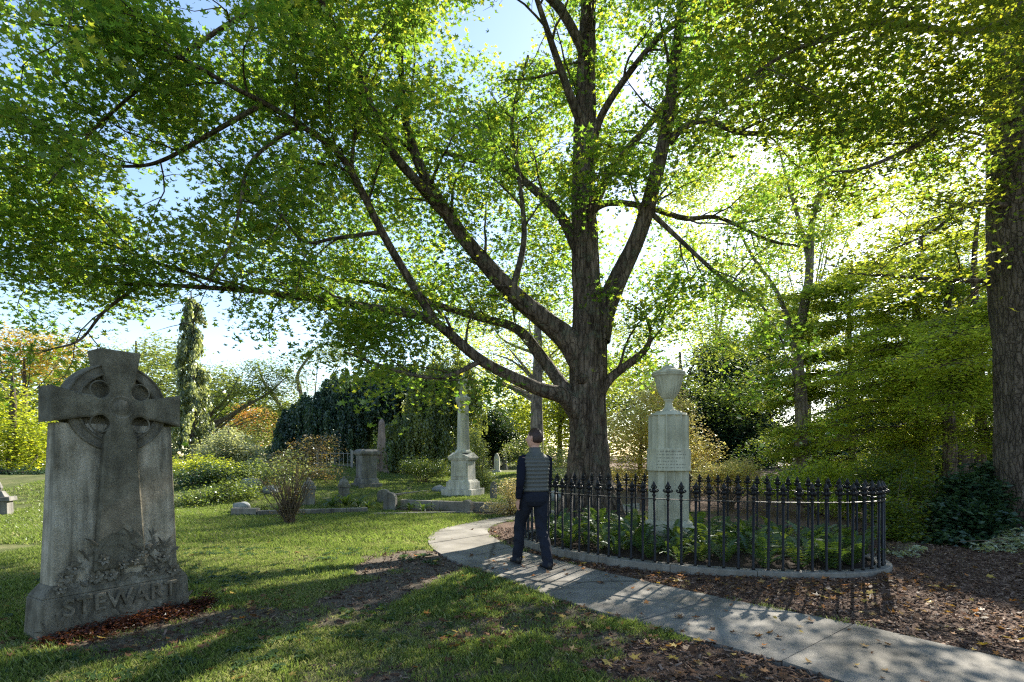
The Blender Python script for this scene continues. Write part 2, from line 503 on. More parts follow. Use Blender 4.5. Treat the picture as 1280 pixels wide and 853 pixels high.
def wall_y(x):   # line of the retaining wall
    return 14.9 + (x + 3.18) * (-1.0 / 2.73)
def terrain(x, y):
    x = np.asarray(x, float); y = np.asarray(y, float)
    k = sstep(0, 1, (x + 3.4) / .3) * (1 - sstep(-.45, .3, x))
    sharp = sstep(0.12, 0.26, y - wall_y(x))
    soft = sstep(14.3, 17.5, y)
    z = 0.22 * (k * sharp + (1 - k) * soft)
    z = z + 0.0475 * np.clip(y - 17, 0, 10)
    z = z + 0.34 * sstep(-4.6, -8.5, x) * sstep(13.2, 20, y)
    z = z + 0.3 * sstep(30, 60, y)
    z = z + (fbm(x, y, 0.5, 3) - .5) * 0.10 * sstep(9, 20, np.abs(y - 3)) + (fbm(x, y, 1.3, 3, 5) - .5) * 0.03
    rx_ = (x - EC[0]) * ED[0] + (y - EC[1]) * ED[1]; ry_ = (x - EC[0]) * EN[0] + (y - EC[1]) * EN[1]
    dd = (np.sqrt((rx_ / EA) ** 2 + (ry_ / EB) ** 2) - 1) * 1.8
    z = z + (.035 + .045 * sstep(1.5, 4, x)) * np.exp(-(np.maximum(dd, 0) / .45) ** 2)
    return z
def GZ(x, y): return float(terrain(np.array([x]), np.array([y]))[0])

def mulch_mask(x, y):
    dx = (fbm(x, y, 5, 3, 3) - .5) * .12
    m = inpoly(x + dx, y + dx, MULCH).astype(float)
    m = np.maximum(m, sstep(2.0, 4.0, x) * sstep(12.5, 15, y))
    # bare strip before the wall
    m = np.maximum(m, ((y > wall_y(x) - .75 + dx * 2) & (y < wall_y(x) + .1) & (x > -3.6) & (x < .6)).astype(float))
    # leaf-strewn bit below the path
    e = ((x - 1.55 + dx * 4) / 1.0) ** 2 + ((y - 3.75) / .55) ** 2
    m = np.maximum(m, sstep(1.15, .75, e + (fbm(x, y, 3, 3, 9) - .5) * .9))
    return m
def dirt_mask(x, y):
    n = (fbm(x, y, 2.2, 4, 21) - .5)
    d = np.zeros_like(np.asarray(x, float))
    for cx, cy, rx, ry, a, s in ((-1.35, 7.3, .75, 1.3, -.1, 1), (-1.5, 5.8, .45, .8, -.3, 1), (-1.75, 4.9, .45, .6, -.5, .8), (-.4, 4.6, .8, .35, .2, .7), (.35, 5.1, .9, .3, -.3, .75),
                              (-2.5, 4.9, .5, .3, .3, .9), (-.6, 7.4, .5, .35, 0, .8), (-3.0, 4.5, .5, .7, .3, .9), (.8, 4.3, .6, .25, -.4, .8), (-.2, 3.6, .7, .2, .2, .5)):
        X = (x - cx) * math.cos(a) + (y - cy) * math.sin(a); Y = -(x - cx) * math.sin(a) + (y - cy) * math.cos(a)
        e = (X / rx) ** 2 + (Y / ry) ** 2
        d = np.maximum(d, s * sstep(1.3, .5, e + n * 2.2))
    return np.clip(d + sstep(.62, .75, fbm(x, y, 1.1, 4, 33)) * .5, 0, 1)

# ground: one sheet to the horizon, finer near the camera
xs = np.concatenate([-np.geomspace(900, 12, 40), np.arange(-11.5, -5, .25), np.arange(-5, 5, .075), np.arange(5, 12, .25), np.geomspace(12, 900, 40)])
ys = np.concatenate([-np.geomspace(200, 1, 10), np.arange(0, 2.5, .25), np.arange(2.5, 9, .07), np.arange(9, 16, .07), np.arange(16, 30, .4), np.geomspace(30, 1500, 40)])
GX, GY = np.meshgrid(xs, ys)
Zg = terrain(GX, GY)
nx, ny = len(xs), len(ys)
ii = (np.arange(ny - 1)[:, None] * nx + np.arange(nx - 1)[None]).ravel()
Fg = np.stack([ii, ii + 1, ii + 1 + nx, ii + nx], 1)
inside = inpoly(GX, GY, PATHPOLY)
Zg = Zg - 0.05 * inside
gme = fast_mesh("ground", np.stack([GX.ravel(), GY.ravel(), Zg.ravel()], 1), Fg, mat=M['ground'], smooth=True)
for nm, fn in (("dirt", dirt_mask), ("mulch", mulch_mask)):
    at = gme.attributes.new(nm, 'FLOAT', 'POINT'); at.data.foreach_set("value", fn(GX, GY).ravel().astype(np.float32))
tag(link(bpy.data.objects.new("ground", gme)), kind="structure", label="lawn, bare earth and mulch ground of the cemetery")

# path of concrete slabs
path = empty("path", (0, 0, 0)); tag(path, "curving grey concrete footpath", kind="structure")
def subdiv_edge(a, i):
    return spline(a, 8)[i * 8:(i + 1) * 8 + 1]
for i in range(len(WL) - 1):
    l = subdiv_edge(WL, i); r = subdiv_edge(WR, i)
    k = len(l)
    m = MB(); V = []; Fq = []
    nn = 7
    for j in range(k):
        t = j / (k - 1)
        t2 = np.clip(t, 0.006, 0.994)
        a = l[j] + ((l[min(j + 1, k - 1)] - l[j]) * .05 if j == 0 else (l[j - 1] - l[j]) * .05 if j == k - 1 else 0)
        b = r[j] + ((r[min(j + 1, k - 1)] - r[j]) * .05 if j == 0 else (r[j - 1] - r[j]) * .05 if j == k - 1 else 0)
        for q in range(nn):
            s = q / (nn - 1)
            p = a * (1 - s) + b * s
            z = 0.022 + 0.004 * math.sin(i * 2.1) + (GZ(*p) if i > 8 else GZ(*((a + b) / 2)) * .6)
            if q in (0, nn - 1) or j in (0, k - 1): z -= 0.005
            V.append((p[0], p[1], z))
    for j in range(k - 1):
        for q in range(nn - 1):
            a0 = j * nn + q
            Fq.append((a0, a0 + 1, a0 + nn + 1, a0 + nn))
    n0 = len(V)
    ring = [q for q in range(nn)] + [j * nn + nn - 1 for j in range(1, k)] + [(k - 1) * nn + q for q in range(nn - 2, -1, -1)] + [j * nn for j in range(k - 2, 0, -1)]
    for q in ring: V.append((V[q][0], V[q][1], V[q][2] - .09))
    for q in range(len(ring)):
        q2 = (q + 1) % len(ring)
        Fq.append((ring[q2], ring[q], n0 + q, n0 + q2))
    m.add(V, [tuple(f) for f in Fq])
    m.build("slab", M['concrete'], path)

# ------------------------------------------------------------------ leaf machinery
SH = {
 'maple': np.array([(0, 0, 0), (.42, -.02, .06), (.22, .24, .0), (.58, .55, .10), (.15, .52, 0), (0, 1, .10), (-.15, .52, 0), (-.58, .55, .10), (-.22, .24, 0), (-.42, -.02, .06)]),
 'tri': np.array([(0, 0, 0), (.42, .38, .07), (.14, .5, 0), (0, 1, .08), (-.14, .5, 0), (-.42, .38, .07)]),
 'oval': np.array([(0, 0, 0), (.30, .45, .06), (0, 1, -.04), (-.30, .45, .06)]),
 'needle': np.array([(0, 0, 0), (.2, .4, .0), (0, 1, -.05), (-.2, .4, 0)]),
}
def leaf_arrays(C, size, shape='oval', tilt=0.6, tint=None, droop=0.0, updir=None):
    """C (n,3) leaf positions -> V,F,tint arrays"""
    n = len(C); s = SH[shape]; k = len(s)
    az = rng.random(n) * 2 * np.pi
    y = np.stack([np.cos(az), np.sin(az), -droop + rng.standard_normal(n) * .25], 1)
    y /= np.linalg.norm(y, axis=1)[:, None]
    up = np.stack([rng.standard_normal(n) * tilt, rng.standard_normal(n) * tilt, np.ones(n)], 1)
    x = np.cross(y, up); x /= np.linalg.norm(x, axis=1)[:, None] + 1e-9
    z = np.cross(x, y)
    sz = size * (0.6 + 0.7 * rng.random(n))
    xs_ = (.62 + .5 * rng.random(n))[:, None, None]; cu = (.2 + 3.2 * rng.random(n))[:, None, None]
    V = C[:, None, :] + sz[:, None, None] * (xs_ * s[None, :, 0, None] * x[:, None] + (s[None, :, 1, None] - .4) * y[:, None] + cu * s[None, :, 2, None] * z[:, None])
    F = (np.arange(n) * k)[:, None] + np.arange(k)[None]
    T = np.clip(rng.random(n) * .55 + .1 if tint is None else tint + rng.standard_normal(n) * .15, 0, 1)
    return V.reshape(-1, 3), F, np.repeat(T, k)

def cluster_points(cent, per, sh, sv):
    n = len(cent)
    per = np.maximum(1, (per * (0.5 + rng.random(n))).astype(int))
    idx = np.repeat(np.arange(n), per)
    m = len(idx)
    off = rng.standard_normal((m, 3)) * np.array([sh, sh, sv])
    off[:, 2] -= 0.25 * (off[:, 0] ** 2 + off[:, 1] ** 2) / max(sh, .01)
    return cent[idx] + off, idx

def blob_centres(blobs, scale=1.0):
    out = []
    for (c, r, n) in blobs:
        n = max(3, int(n * scale))
        d = rng.standard_normal((n, 3)); d /= np.linalg.norm(d, axis=1)[:, None]
        q = rng.random(n) ** .42
        out.append(np.asarray(c) + d * q[:, None] * np.asarray(r))
    return np.vstack(out)

def crown(name, cent, mat, per=40, sh=.35, sv=.15, size=.1, shape='oval', parent=None, tilt=.6, droop=0.0, kind="stuff", tvar=.5):
    Pn, idx = cluster_points(cent, per, sh, sv)
    ct = rng.random(len(cent)) * tvar + (0.5 - tvar / 2)
    V, F, T = leaf_arrays(Pn, size, shape, tilt, ct[idx], droop)
    me = fast_mesh(name, V, F, T, mat)
    o = link(bpy.data.objects.new(name, me)); o.parent = parent
    if kind: o["kind"] = kind
    return o

def grow(limbs, sec_gap=.5, sec_len=(1.0, 2.2), ter_gap=.35, ter_len=(.35, .8), start=.25, up=.25, outward=None):
    """limbs: list of (pts, rad). returns twig tubes and cluster centres"""
    tubes = []; cl = []
    for pts, rad in limbs:
        seg = np.linalg.norm(np.diff(pts, axis=0), axis=1); cum = np.concatenate([[0], np.cumsum(seg)]); Lt = cum[-1]
        s = Lt * start + rng.random() * sec_gap
        side = 1
        while s < Lt:
            p = np.array([np.interp(s, cum, pts[:, i]) for i in range(3)])
            d = np.array([np.interp(min(s + .1, Lt), cum, pts[:, i]) - np.interp(s - .1, cum, pts[:, i]) for i in range(3)])
            d /= np.linalg.norm(d) + 1e-9
            r0 = np.interp(s, cum, rad)
            h = np.cross(d, [0, 0, 1]); hn = np.linalg.norm(h)
            if hn < .2:
                a = rng.random() * 6.28; h = np.array([math.cos(a), math.sin(a), 0])
            else: h = h / hn
            dirn = d * (.4 + .5 * rng.random()) + side * h * (.6 + .5 * rng.random()) + np.array([0, 0, up + rng.standard_normal() * .35])
            dirn /= np.linalg.norm(dirn)
            ln = rng.uniform(*sec_len) * (1 - .35 * s / Lt)
            n = 7
            q = [p]; dd = dirn.copy()
            for k in range(n - 1):
                dd = dd + rng.standard_normal(3) * .16 + np.array([0, 0, -.03]); dd /= np.linalg.norm(dd)
                q.append(q[-1] + dd * ln / (n - 1))
            q = np.array(q)
            r1 = min(r0 * .45, .035)
            tubes.append((q, np.linspace(r1, .006, n), 5))
            tt = ter_gap * rng.random() + .15
            while tt < ln:
                fi = tt / ln * (n - 1); i0 = min(int(fi), n - 2)
                b = q[i0] + (q[i0 + 1] - q[i0]) * (fi - i0)
                td = (q[i0 + 1] - q[i0]); td /= np.linalg.norm(td)
                t2 = td * .7 + rng.standard_normal(3) * np.array([.7, .7, .3]); t2 /= np.linalg.norm(t2)
                tl = rng.uniform(*ter_len)
                mid = b + t2 * tl * .5 + rng.standard_normal(3) * .04
                e = b + t2 * tl + np.array([0, 0, -.06])
                tubes.append((np.array([b, mid, e]), np.array([.008, .006, .003]), 3))
                cl.append(mid); cl.append(e)
                tt += ter_gap * (.6 + .8 * rng.random())
            cl.append(q[-1])
            side = -side
            s += sec_gap * (.6 + .8 * rng.random())
    return tubes, np.array(cl)

def tubes_obj(name, tubes, mat, parent, kind="stuff"):
    m = MB()
    for q, r, n in tubes: m.tube(q, r, n, cap=False)
    o = m.build(name, mat, parent, smooth=True)
    if kind: o["kind"] = kind
    return o

# ------------------------------------------------------------------ the big maple
MY = 11.2
mz = GZ(1.6, MY)
maple = empty("maple_tree", (1.6, MY, mz), label="big spreading maple with dark forked limbs and yellow-green leaves, behind the round iron fence", cat="tree")
inv = np.array([1.6, MY, mz])
def bark_tube(pts, rad, n, amp, per=10, seed=0):
    """tube with deep vertical bark ridges"""
    p = spline(pts, per); r = np.interp(np.linspace(0, 1, len(p)), np.linspace(0, 1, len(rad)), rad)
    t, u, w_ = frames(p)
    a = np.linspace(0, 2 * np.pi, n, endpoint=False)
    cum = np.concatenate([[0], np.cumsum(np.linalg.norm(np.diff(p, axis=0), axis=1))])
    A, Lh = np.meshgrid(a, cum)
    rr = r[:, None] * np.ones_like(A)
    nn = n / 6.0
    x = A / (2 * np.pi) * nn * 1.0 + .35 * np.sin(Lh * 2.3 + seed) + .2 * np.sin(Lh * 7.1)
    rid = np.abs(vnoise(np.cos(A) * r[:, None] * 9 + seed, np.sin(A) * r[:, None] * 9 + Lh * .8, 1.7) - .5) * 2
    rid2 = np.abs(vnoise(A * 8 * 1.0, Lh * 1.4 + seed, 1.3) - .5) * 2
    seam = np.minimum(A, 2 * np.pi - A) / .4
    rid2 = rid2 * np.clip(seam, 0, 1)
    rr = rr * (1 + .12 * (vnoise(np.cos(A) * 1.2 + seed, np.sin(A) * 1.2 + Lh * .7, 1.5) - .5)) - amp * (1 - rid) * .6 - amp * (1 - rid2) * .4 + amp * .4
    V = p[:, None, :] + rr[..., None] * (np.cos(A)[..., None] * u[:, None, :] + np.sin(A)[..., None] * w_[:, None, :])
    m = len(p)
    i = (np.arange(m - 1)[:, None] * n + np.arange(n)[None]).ravel()
    k2 = (np.arange(m - 1)[:, None] * n + (np.arange(n)[None] + 1) % n).ravel()
    F = np.stack([i, k2, k2 + n, i + n], 1)
    return V.reshape(-1, 3), F, p, r

def limb_px(lst, Ys, ws):
    """pixel polyline, depths and pixel widths -> world pts (relative), radii"""
    pts = np.array([P(x, y, Y) for (x, y), Y in zip(lst, Ys)])
    rad = np.array([wd / 2 / FP * Y for wd, Y in zip(ws, Ys)])
    return pts, rad

limbs_def = {
 'B': ([(746, 425), (757, 385), (775, 345), (800, 290), (820, 220), (833, 160), (842, 90), (855, 0), (872, -120), (900, -240)], [11.2, 11.2, 11.1, 10.9, 10.7, 10.5, 10.3, 10, 9.7, 9.4], [44, 36, 30, 25, 22, 20, 18, 15, 11, 6]),
 'C': ([(728, 452), (708, 424), (680, 400), (640, 365), (592, 312), (562, 272), (532, 222), (515, 180), (505, 140), (498, 60), (470, -40)], [11.2, 11.1, 10.9, 10.6, 10.3, 10.1, 9.9, 9.7, 9.5, 9.2, 8.8], [46, 38, 32, 28, 24, 22, 18, 15, 12, 9, 5]),
 'C2': ([(562, 272), (528, 235), (490, 190), (464, 131), (440, 70), (400, 0), (360, -80)], [10.1, 9.7, 9.3, 8.9, 8.5, 8.1, 7.7], [20, 17, 14, 11, 9, 7, 4]),
 'D': ([(728, 520), (704, 496), (667, 484), (602, 451), (558, 414), (529, 396), (464, 385), (428, 379), (330, 365), (268, 360), (175, 355), (88, 353), (0, 340), (-90, 320)], [11.2, 11.0, 10.8, 10.5, 10.3, 10.2, 10.0, 9.9, 9.7, 9.6, 9.4, 9.2, 9.0, 8.8], [40, 26, 21, 18, 16, 15, 13, 12, 10, 8, 7, 6, 5, 3]),
 'E': ([(722, 510), (705, 485), (675, 444), (645, 411), (594, 396), (536, 378), (470, 355), (400, 345), (330, 300)], [11.2, 11.3, 11.6, 12.0, 12.4, 12.8, 13.1, 13.4, 13.8], [34, 22, 18, 15, 12, 10, 8, 6, 4]),
 'F': ([(545, 404), (507, 342), (478, 291), (449, 233), (424, 193), (381, 160), (330, 129), (289, 108), (220, 70), (140, 40), (50, 30)], [10.25, 10.0, 9.6, 9.2, 8.9, 8.5, 8.1, 7.7, 7.2, 6.8, 6.4], [14, 13, 12, 11, 10, 9, 8, 7, 6, 5, 3]),
 'G': ([(722, 310), (700, 268), (667, 236), (631, 211), (600, 203), (573, 196), (530, 185), (480, 190)], [11.2, 11.5, 11.9, 12.3, 12.6, 12.9, 13.3, 13.7], [20, 16, 13, 11, 9, 8, 6, 4]),
 'H': ([(748, 490), (766, 470), (791, 451), (808, 435), (813, 415), (805, 393), (790, 380)], [11.2, 11.1, 10.9, 10.8, 10.7, 10.6, 10.5], [24, 15, 13, 10, 7, 5, 3]),
 'I': ([(738, 262), (762, 254), (805, 258), (856, 273), (900, 273), (960, 300), (1010, 310)], [11.2, 11.4, 11.7, 12.0, 12.2, 12.4, 12.6], [16, 10, 9, 8, 6, 5, 3]),
 'J': ([(740, 265), (757, 225), (776, 196), (820, 145), (850, 90), (890, 30), (930, -40)], [11.3, 11.6, 11.9, 12.3, 12.6, 12.9, 13.2], [18, 14, 12, 10, 8, 6, 4]),
 'K': ([(730, 160), (714, 124), (693, 65), (678, 20), (650, -60), (610, -140)], [11.1, 10.9, 10.6, 10.3, 9.9, 9.4], [18, 14, 11, 9, 7, 4]),
 'Lm': ([(738, 190), (752, 145), (784, 95), (827, 44), (870, 20), (950, -10), (1040, -50)], [11.1, 10.8, 10.4, 10.0, 9.6, 9.2, 8.8], [16, 12, 10, 8, 7, 5, 3]),
 'Mm': ([(836, 178), (855, 160), (884, 151), (927, 166), (1000, 166), (1058, 164), (1160, 156), (1230, 170)], [10.6, 10.4, 10.2, 9.9, 9.6, 9.4, 9.1, 8.9], [14, 10, 9, 8, 6, 6, 4, 3]),
 'Na': ([(733, 70), (690, 0), (600, -60), (480, -50), (360, -10), (240, 60), (130, 150), (60, 230)], [11.1, 10.7, 10.1, 9.4, 8.7, 8.1, 7.6, 7.2], [16, 14, 12, 10, 8, 7, 5, 3]),
 'Nb': ([(735, 40), (720, -80), (640, -240), (420, -420), (200, -560)], [11.1, 10.4, 9.2, 7.6, 6.2], [18, 15, 13, 10, 5]),
 'Nc': ([(735, 0), (760, -120), (820, -260), (960, -420), (1100, -560)], [11.1, 10.2, 9, 7.6, 6.2], [18, 15, 12, 9, 4]),
 'O1': ([(330, 129), (250, 175), (205, 200), (170, 208), (110, 205), (30, 190)], [8.1, 8.2, 8.3, 8.3, 8.2, 8.0], [8, 7, 6, 5, 4, 3]),
 'O2': ([(376, 158), (340, 178), (310, 210), (300, 260), (286, 310), (262, 345)], [8.5, 8.4, 8.2, 8.0, 7.9, 7.8], [7, 6, 6, 5, 4, 3]),
 'O3': ([(452, 235), (440, 200), (455, 110), (470, 60)], [9.2, 9.0, 8.6, 8.3], [7, 6, 5, 3]),
 'O4': ([(478, 290), (420, 298), (380, 302), (345, 265), (300, 250)], [9.6, 9.2, 9.0, 8.8, 8.7], [7, 6, 5, 4, 3]),
 'O5': ([(175, 355), (130, 390), (100, 425), (60, 438)], [9.4, 9.0, 8.6, 8.3], [6, 5, 4, 3]),
 'O6': ([(300, 362), (200, 330), (110, 300), (20, 310), (-60, 300)], [9.65, 9.2, 8.8, 8.4, 8.0], [6, 5, 4, 4, 3]),
 'O7': ([(640, 365), (655, 300), (650, 230), (640, 150), (660, 70)], [10.6, 10.9, 11.3, 11.7, 12], [12, 9, 7, 6, 4]),
 'O8': ([(602, 451), (560, 470), (520, 470), (470, 455), (430, 440)], [10.5, 10.0, 9.6, 9.3, 9.1], [9, 7, 6, 5, 3]),
 'O9': ([(805, 258), (850, 300), (905, 350), (950, 380), (980, 430)], [11.0, 10.6, 10.2, 9.9, 9.7], [9, 7, 6, 4, 3]),
}
trunk_px = ([(737, 655), (736, 600), (736, 550), (735, 500), (736, 455), (737, 415), (735, 380), (732, 340), (730, 250), (731, 180), (733, 90), (737, 0), (742, -120), (748, -240)], [MY] * 14,
            [112, 66, 54, 50, 53, 52, 44, 40, 34, 32, 27, 21, 14, 8])
pts, rad = limb_px(*trunk_px)
V, F, tp, tr = bark_tube(pts, rad * .88, 150, .08, 20, 1)
me = fast_mesh("trunk", V - inv, F, mat=M['bark'], smooth=False)
put("trunk", me, maple)
limbs = []
for k, (a, b, c) in limbs_def.items():
    pts, rad = limb_px(a, b, c)
    big = c[0] > 18
    V, F, p, r = bark_tube(pts, rad * .80, 56 if big else 14, .026 if big else .005, 10, len(limbs))
    me = fast_mesh("limb", V - inv, F, mat=M['bark'], smooth=not big)
    put("limb", me, maple)
    limbs.append((p, r))
# knot on the trunk, a cut branch scar
m = MB(); kp = P(729, 473, MY - .36) - inv
m.tube([kp + (0, .08, 0), kp + (0, 0, 0), kp + (0, -.02, 0), kp + (0, .0, 0), kp + (0, .04, 0)], [.12, .085, .06, .035, .01], 16, .03)
m.build("knot", M['bark'], maple, smooth=True)
limbs.append((tp[60:], tr[60:]))
tb, cl = grow(limbs, .42, (1.0, 2.3), .33, (.35, .8), .22, .2)
def in_gap(c, gaps):
    """openings in the crown, world-space ellipsoids"""
    keep = np.ones(len(c), bool)
    for g, r in gaps:
        d = (c - np.asarray(g)) / np.asarray(r)
        keep &= (d ** 2).sum(1) > 1
    return keep
gaps = [(P(213, 222, 8.6), (.75, 2.4, .45)), (P(325, 405, 9.6), (1.0, 2.6, .5)), (P(270, 425, 9), (1.1, 3, .45)), (P(878, 240, 11), (.75, 3, .55)), (P(150, 262, 8.5), (.4, 2.2, .3)),
        (P(60, 380, 8.6), (.8, 2, .35)), (P(640, 440, 9.5), (1.4, 3, .6)), (P(930, 330, 11), (.6, 3, .6)), (P(415, 330, 9), (.35, 2, .2)), (P(345, 355, 9), (.4, 2, .15)), (P(620, 80, 10), (.3, 2, .3))]
# extra sprays that fill the crown between the limbs
extra = [(P(60, 100, 7.5), (2.2, 1.8, 1.3), 150), (P(250, 60, 8), (2.2, 1.8, 1.2), 130), (P(80, 270, 8.5), (1.8, 1.5, .9), 90), (P(330, 230, 9.3), (1.4, 1.6, 1.0), 70), (P(430, 60, 9.5), (2.0, 2, 1.3), 110),
         (P(560, 130, 12.5), (2.2, 1.6, 1.8), 110), (P(620, 290, 13), (2.2, 1.5, 1.3), 90), (P(440, 330, 12.5), (2.0, 1.5, 1.1), 70), (P(680, 150, 12.5), (1.8, 1.5, 2.2), 100), (P(790, 90, 12), (1.8, 1.6, 1.8), 90),
         (P(900, 60, 9.5), (1.8, 2, 1.2), 100), (P(480, 415, 9.8), (1.4, 1.2, .4), 34), (P(600, -120, 9), (4, 3.5, 1.3), 210), (P(250, -260, 7), (3.5, 3, 1.0), 120), (P(900, -200, 8.5), (3.5, 3, 1.2), 160),
         (P(700, -300, 10.5), (5, 4, 1.5), 180), (P(820, 330, 13), (1.0, 1, .9), 26), (P(360, 440, 9.5), (.5, .8, .3), 8), (P(700, 330, 13.5), (1.6, 1.2, 1.4), 50),
         (P(500, 235, 12.5), (1.6, 1.4, 1.2), 60), (P(560, 350, 13.5), (2.2, 1.5, 1.2), 90), (P(640, 180, 14), (2.4, 1.5, 2.0), 110), (P(690, 300, 14.5), (2.2, 1.3, 1.4), 60), (P(450, 250, 13), (2.0, 1.5, 1.2), 60), (P(900, 170, 12.5), (1.6, 1.5, .9), 50), (P(850, 330, 12.5), (1.2, 1.2, .6), 24), (P(220, 300, 9.2), (1.5, 1.4, .5), 40), (P(100, 330, 9), (1.6, 1.2, .4), 34)]
ex = blob_centres(extra)
allc = np.vstack([cl, ex])
allc = allc[in_gap(allc, gaps)]
nz = .5 * vnoise(allc[:, 0] + .4 * allc[:, 1], allc[:, 2], 1.1, 3) + .5 * vnoise(allc[:, 1], allc[:, 0] + allc[:, 2] * .5, .9, 8)
allc = allc[nz > .355]
tubes_obj("twigs", [(q - inv, r, n) for q, r, n in tb], M['bark'], maple)
print("maple clusters", len(allc))
crown("crown", allc - inv, M['maple_leaf'], 40, .22, .12, .098, 'maple', maple, .65, .4)

# ------------------------------------------------------------------ other trees
def tree(name, label, base, th, tw, blobs, mat, per, sh, sv, size, shape='oval', bark='bark2', lean=(0, 0), tilt=.6, droop=0.0, group=None, forks=(), cat="tree", nl=True, bz=None):
    """blobs: ((px,py,Y),(rx,ry,rz),n). forks: px polylines (pts, Ys, widths)"""
    x, y = base
    z = GZ(x, y) if bz is None else bz
    o = empty(name, (x, y, z), label=label, cat=cat, group=group)
    c0 = np.array([x, y, z])
    bl = [(P(*c) - c0, r, n) for c, r, n in blobs]
    m = MB()
    if th:
        tp_ = spline([(0, 0, -.1), (lean[0] * .3, lean[1] * .3, th * .35), (lean[0] * .6 + .05, lean[1] * .6, th * .7), (lean[0], lean[1], th)], 8)
        V, F, p, r = bark_tube([(0, 0, -.15), (lean[0] * .3, lean[1] * .3, th * .35), (lean[0] * .6 + .05, lean[1] * .6, th * .7), (lean[0], lean[1], th)], [tw * .62, tw * .45, tw * .36, tw * .12], 20, tw * .04, 8, random.random() * 9)
        put("trunk", fast_mesh("trunk", V, F, mat=M[bark], smooth=True), o)
        mb = MB()
        for c, r, n in bl:
            h = min(th * random.uniform(.35, .75), max(.3, c[2]))
            s = np.array([lean[0] * h / th, lean[1] * h / th, h])
            for k in range(2):
                e = np.array(c) + rng.standard_normal(3) * np.array(r) * .35
                mid = (s + e) / 2 + rng.standard_normal(3) * .25 + np.array([0, 0, .15])
                q = spline([s, mid, e], 5)
                mb.tube(q, np.linspace(tw * .13, .012, len(q)), 5, cap=False)
        if nl:
            b = mb.build("limbs", M[bark], o, smooth=True); b["kind"] = "stuff"
    for a, b, c in forks:
        pts, rad = limb_px(a, b, c)
        V, F, p, r = bark_tube(pts - c0, rad, 18, .01, 8, random.random() * 9)
        put("limb", fast_mesh("limb", V, F, mat=M[bark], smooth=True), o)
    crown("crown", blob_centres(bl), M[mat], per, sh, sv, size, shape, o, tilt, droop)
    return o

def bxy(px, Y): return ((px - 640) / FP * Y, Y)

BG = "trees at the back of the cemetery"
tree("ornamental_tree", "yellow-green leafy tree at the left edge behind the cross gravestone", bxy(15, 24), 4.2, .35,
     [((10, 540, 24), (2.6, 1.8, 2.3), 150), ((-40, 500, 24), (2, 2, 2), 80), ((60, 560, 25), (1.3, 1.4, 1.6), 60), ((25, 590, 23), (2, 1.2, .8), 50)], 'lime_leaf', 55, .45, .22, .15, group=BG)
tree("maple_tree", "orange-tinged autumn tree rising over the yellow-green one at far left", bxy(30, 36), 7, .4,
     [((20, 440, 36), (3.6, 2, 2.0), 110), ((75, 435, 37), (2.0, 2, 1.1), 50), ((-40, 450, 36), (2.5, 2, 2.5), 60)], 'amber_leaf', 45, .5, .25, .19, group=BG)
tree("oak_tree", "grey-green broad tree behind the top of the cross gravestone", bxy(170, 36), 8, .45,
     [((130, 470, 36), (3.2, 2, 2.6), 110), ((205, 455, 36), (2.2, 2, 2.0), 80), ((190, 520, 35), (3, 2, 2.2), 100), ((100, 540, 35), (3, 2, 2.5), 90), ((280, 480, 38), (1.6, 1.6, 1.6), 36)], 'pale_leaf', 45, .5, .22, .2, group=BG)
tree("locust_tree", "open airy tree with a pale leaning limb, between the narrow spruce and the weeping tree", bxy(250, 40), 3.2, .4,
     [((290, 470, 40), (2.2, 2, 1.2), 60), ((320, 490, 40), (1.8, 1.5, .9), 44), ((330, 455, 41), (1.6, 1.5, .8), 26), ((265, 505, 40), (1.6, 1.5, 1.0), 34), ((350, 515, 41), (1.6, 1.5, .9), 30), ((345, 475, 40), (1.6, 1.4, .9), 44)], 'green_leaf', 36, .45, .16, .17,
     bark='bark_pale', forks=[([(238, 568), (262, 538), (300, 512), (335, 492), (360, 470)], [40] * 5, [8, 6, 4.5, 3, 1]), ([(238, 560), (262, 520), (282, 500), (300, 470)], [40] * 4, [7, 5, 4, 2])], group=BG)
tree("locust_tree", "thin-leaved tree whose bare forked branches show against the sky left of the weeping tree", bxy(388, 44), 4.5, .4,
     [((365, 455, 44), (2.0, 2, .9), 40), ((400, 440, 44), (2.4, 2, 1.0), 44), ((350, 500, 44), (2.2, 2, 1.3), 46), ((385, 520, 43), (2.4, 2, 1.8), 90), ((345, 545, 43), (2.6, 2, 1.6), 90), ((300, 545, 43), (2.6, 2, 1.4), 70), ((370, 480, 44), (2.4, 2, 1.4), 60), ((430, 435, 45), (2.4, 2, 1.2), 70)], 'pale_leaf', 32, .45, .16, .17,
     bark='bark_pale', forks=[([(372, 560), (360, 525), (345, 500), (330, 478), (322, 455)], [44] * 5, [8, 6, 5, 3, 2]), ([(360, 525), (376, 498), (372, 470), (385, 448), (400, 430)], [44] * 5, [6, 5, 4, 3, 2])], group=BG)
tree("maple_tree", "small salmon-orange tree far off between the spruce and the weeping tree", bxy(322, 50), 3, .3,
     [((318, 520, 50), (2.2, 1.5, 1.3), 46), ((305, 540, 50), (2.4, 1.5, 1.5), 46), ((338, 528, 51), (1.6, 1.5, 1.6), 30)], 'orange_leaf', 40, .5, .25, .2, group=BG)
tree("flowering_tree", "low round pale green tree right of the narrow spruce", bxy(285, 25), 1.9, .2,
     [((285, 560, 25), (1.45, 1.2, .75), 110), ((262, 570, 25), (1.0, 1, .65), 50), ((306, 575, 25), (1.0, 1, .7), 50), ((288, 545, 25), (.9, .8, .4), 30)], 'silver_leaf', 55, .25, .08, .10, group=BG)

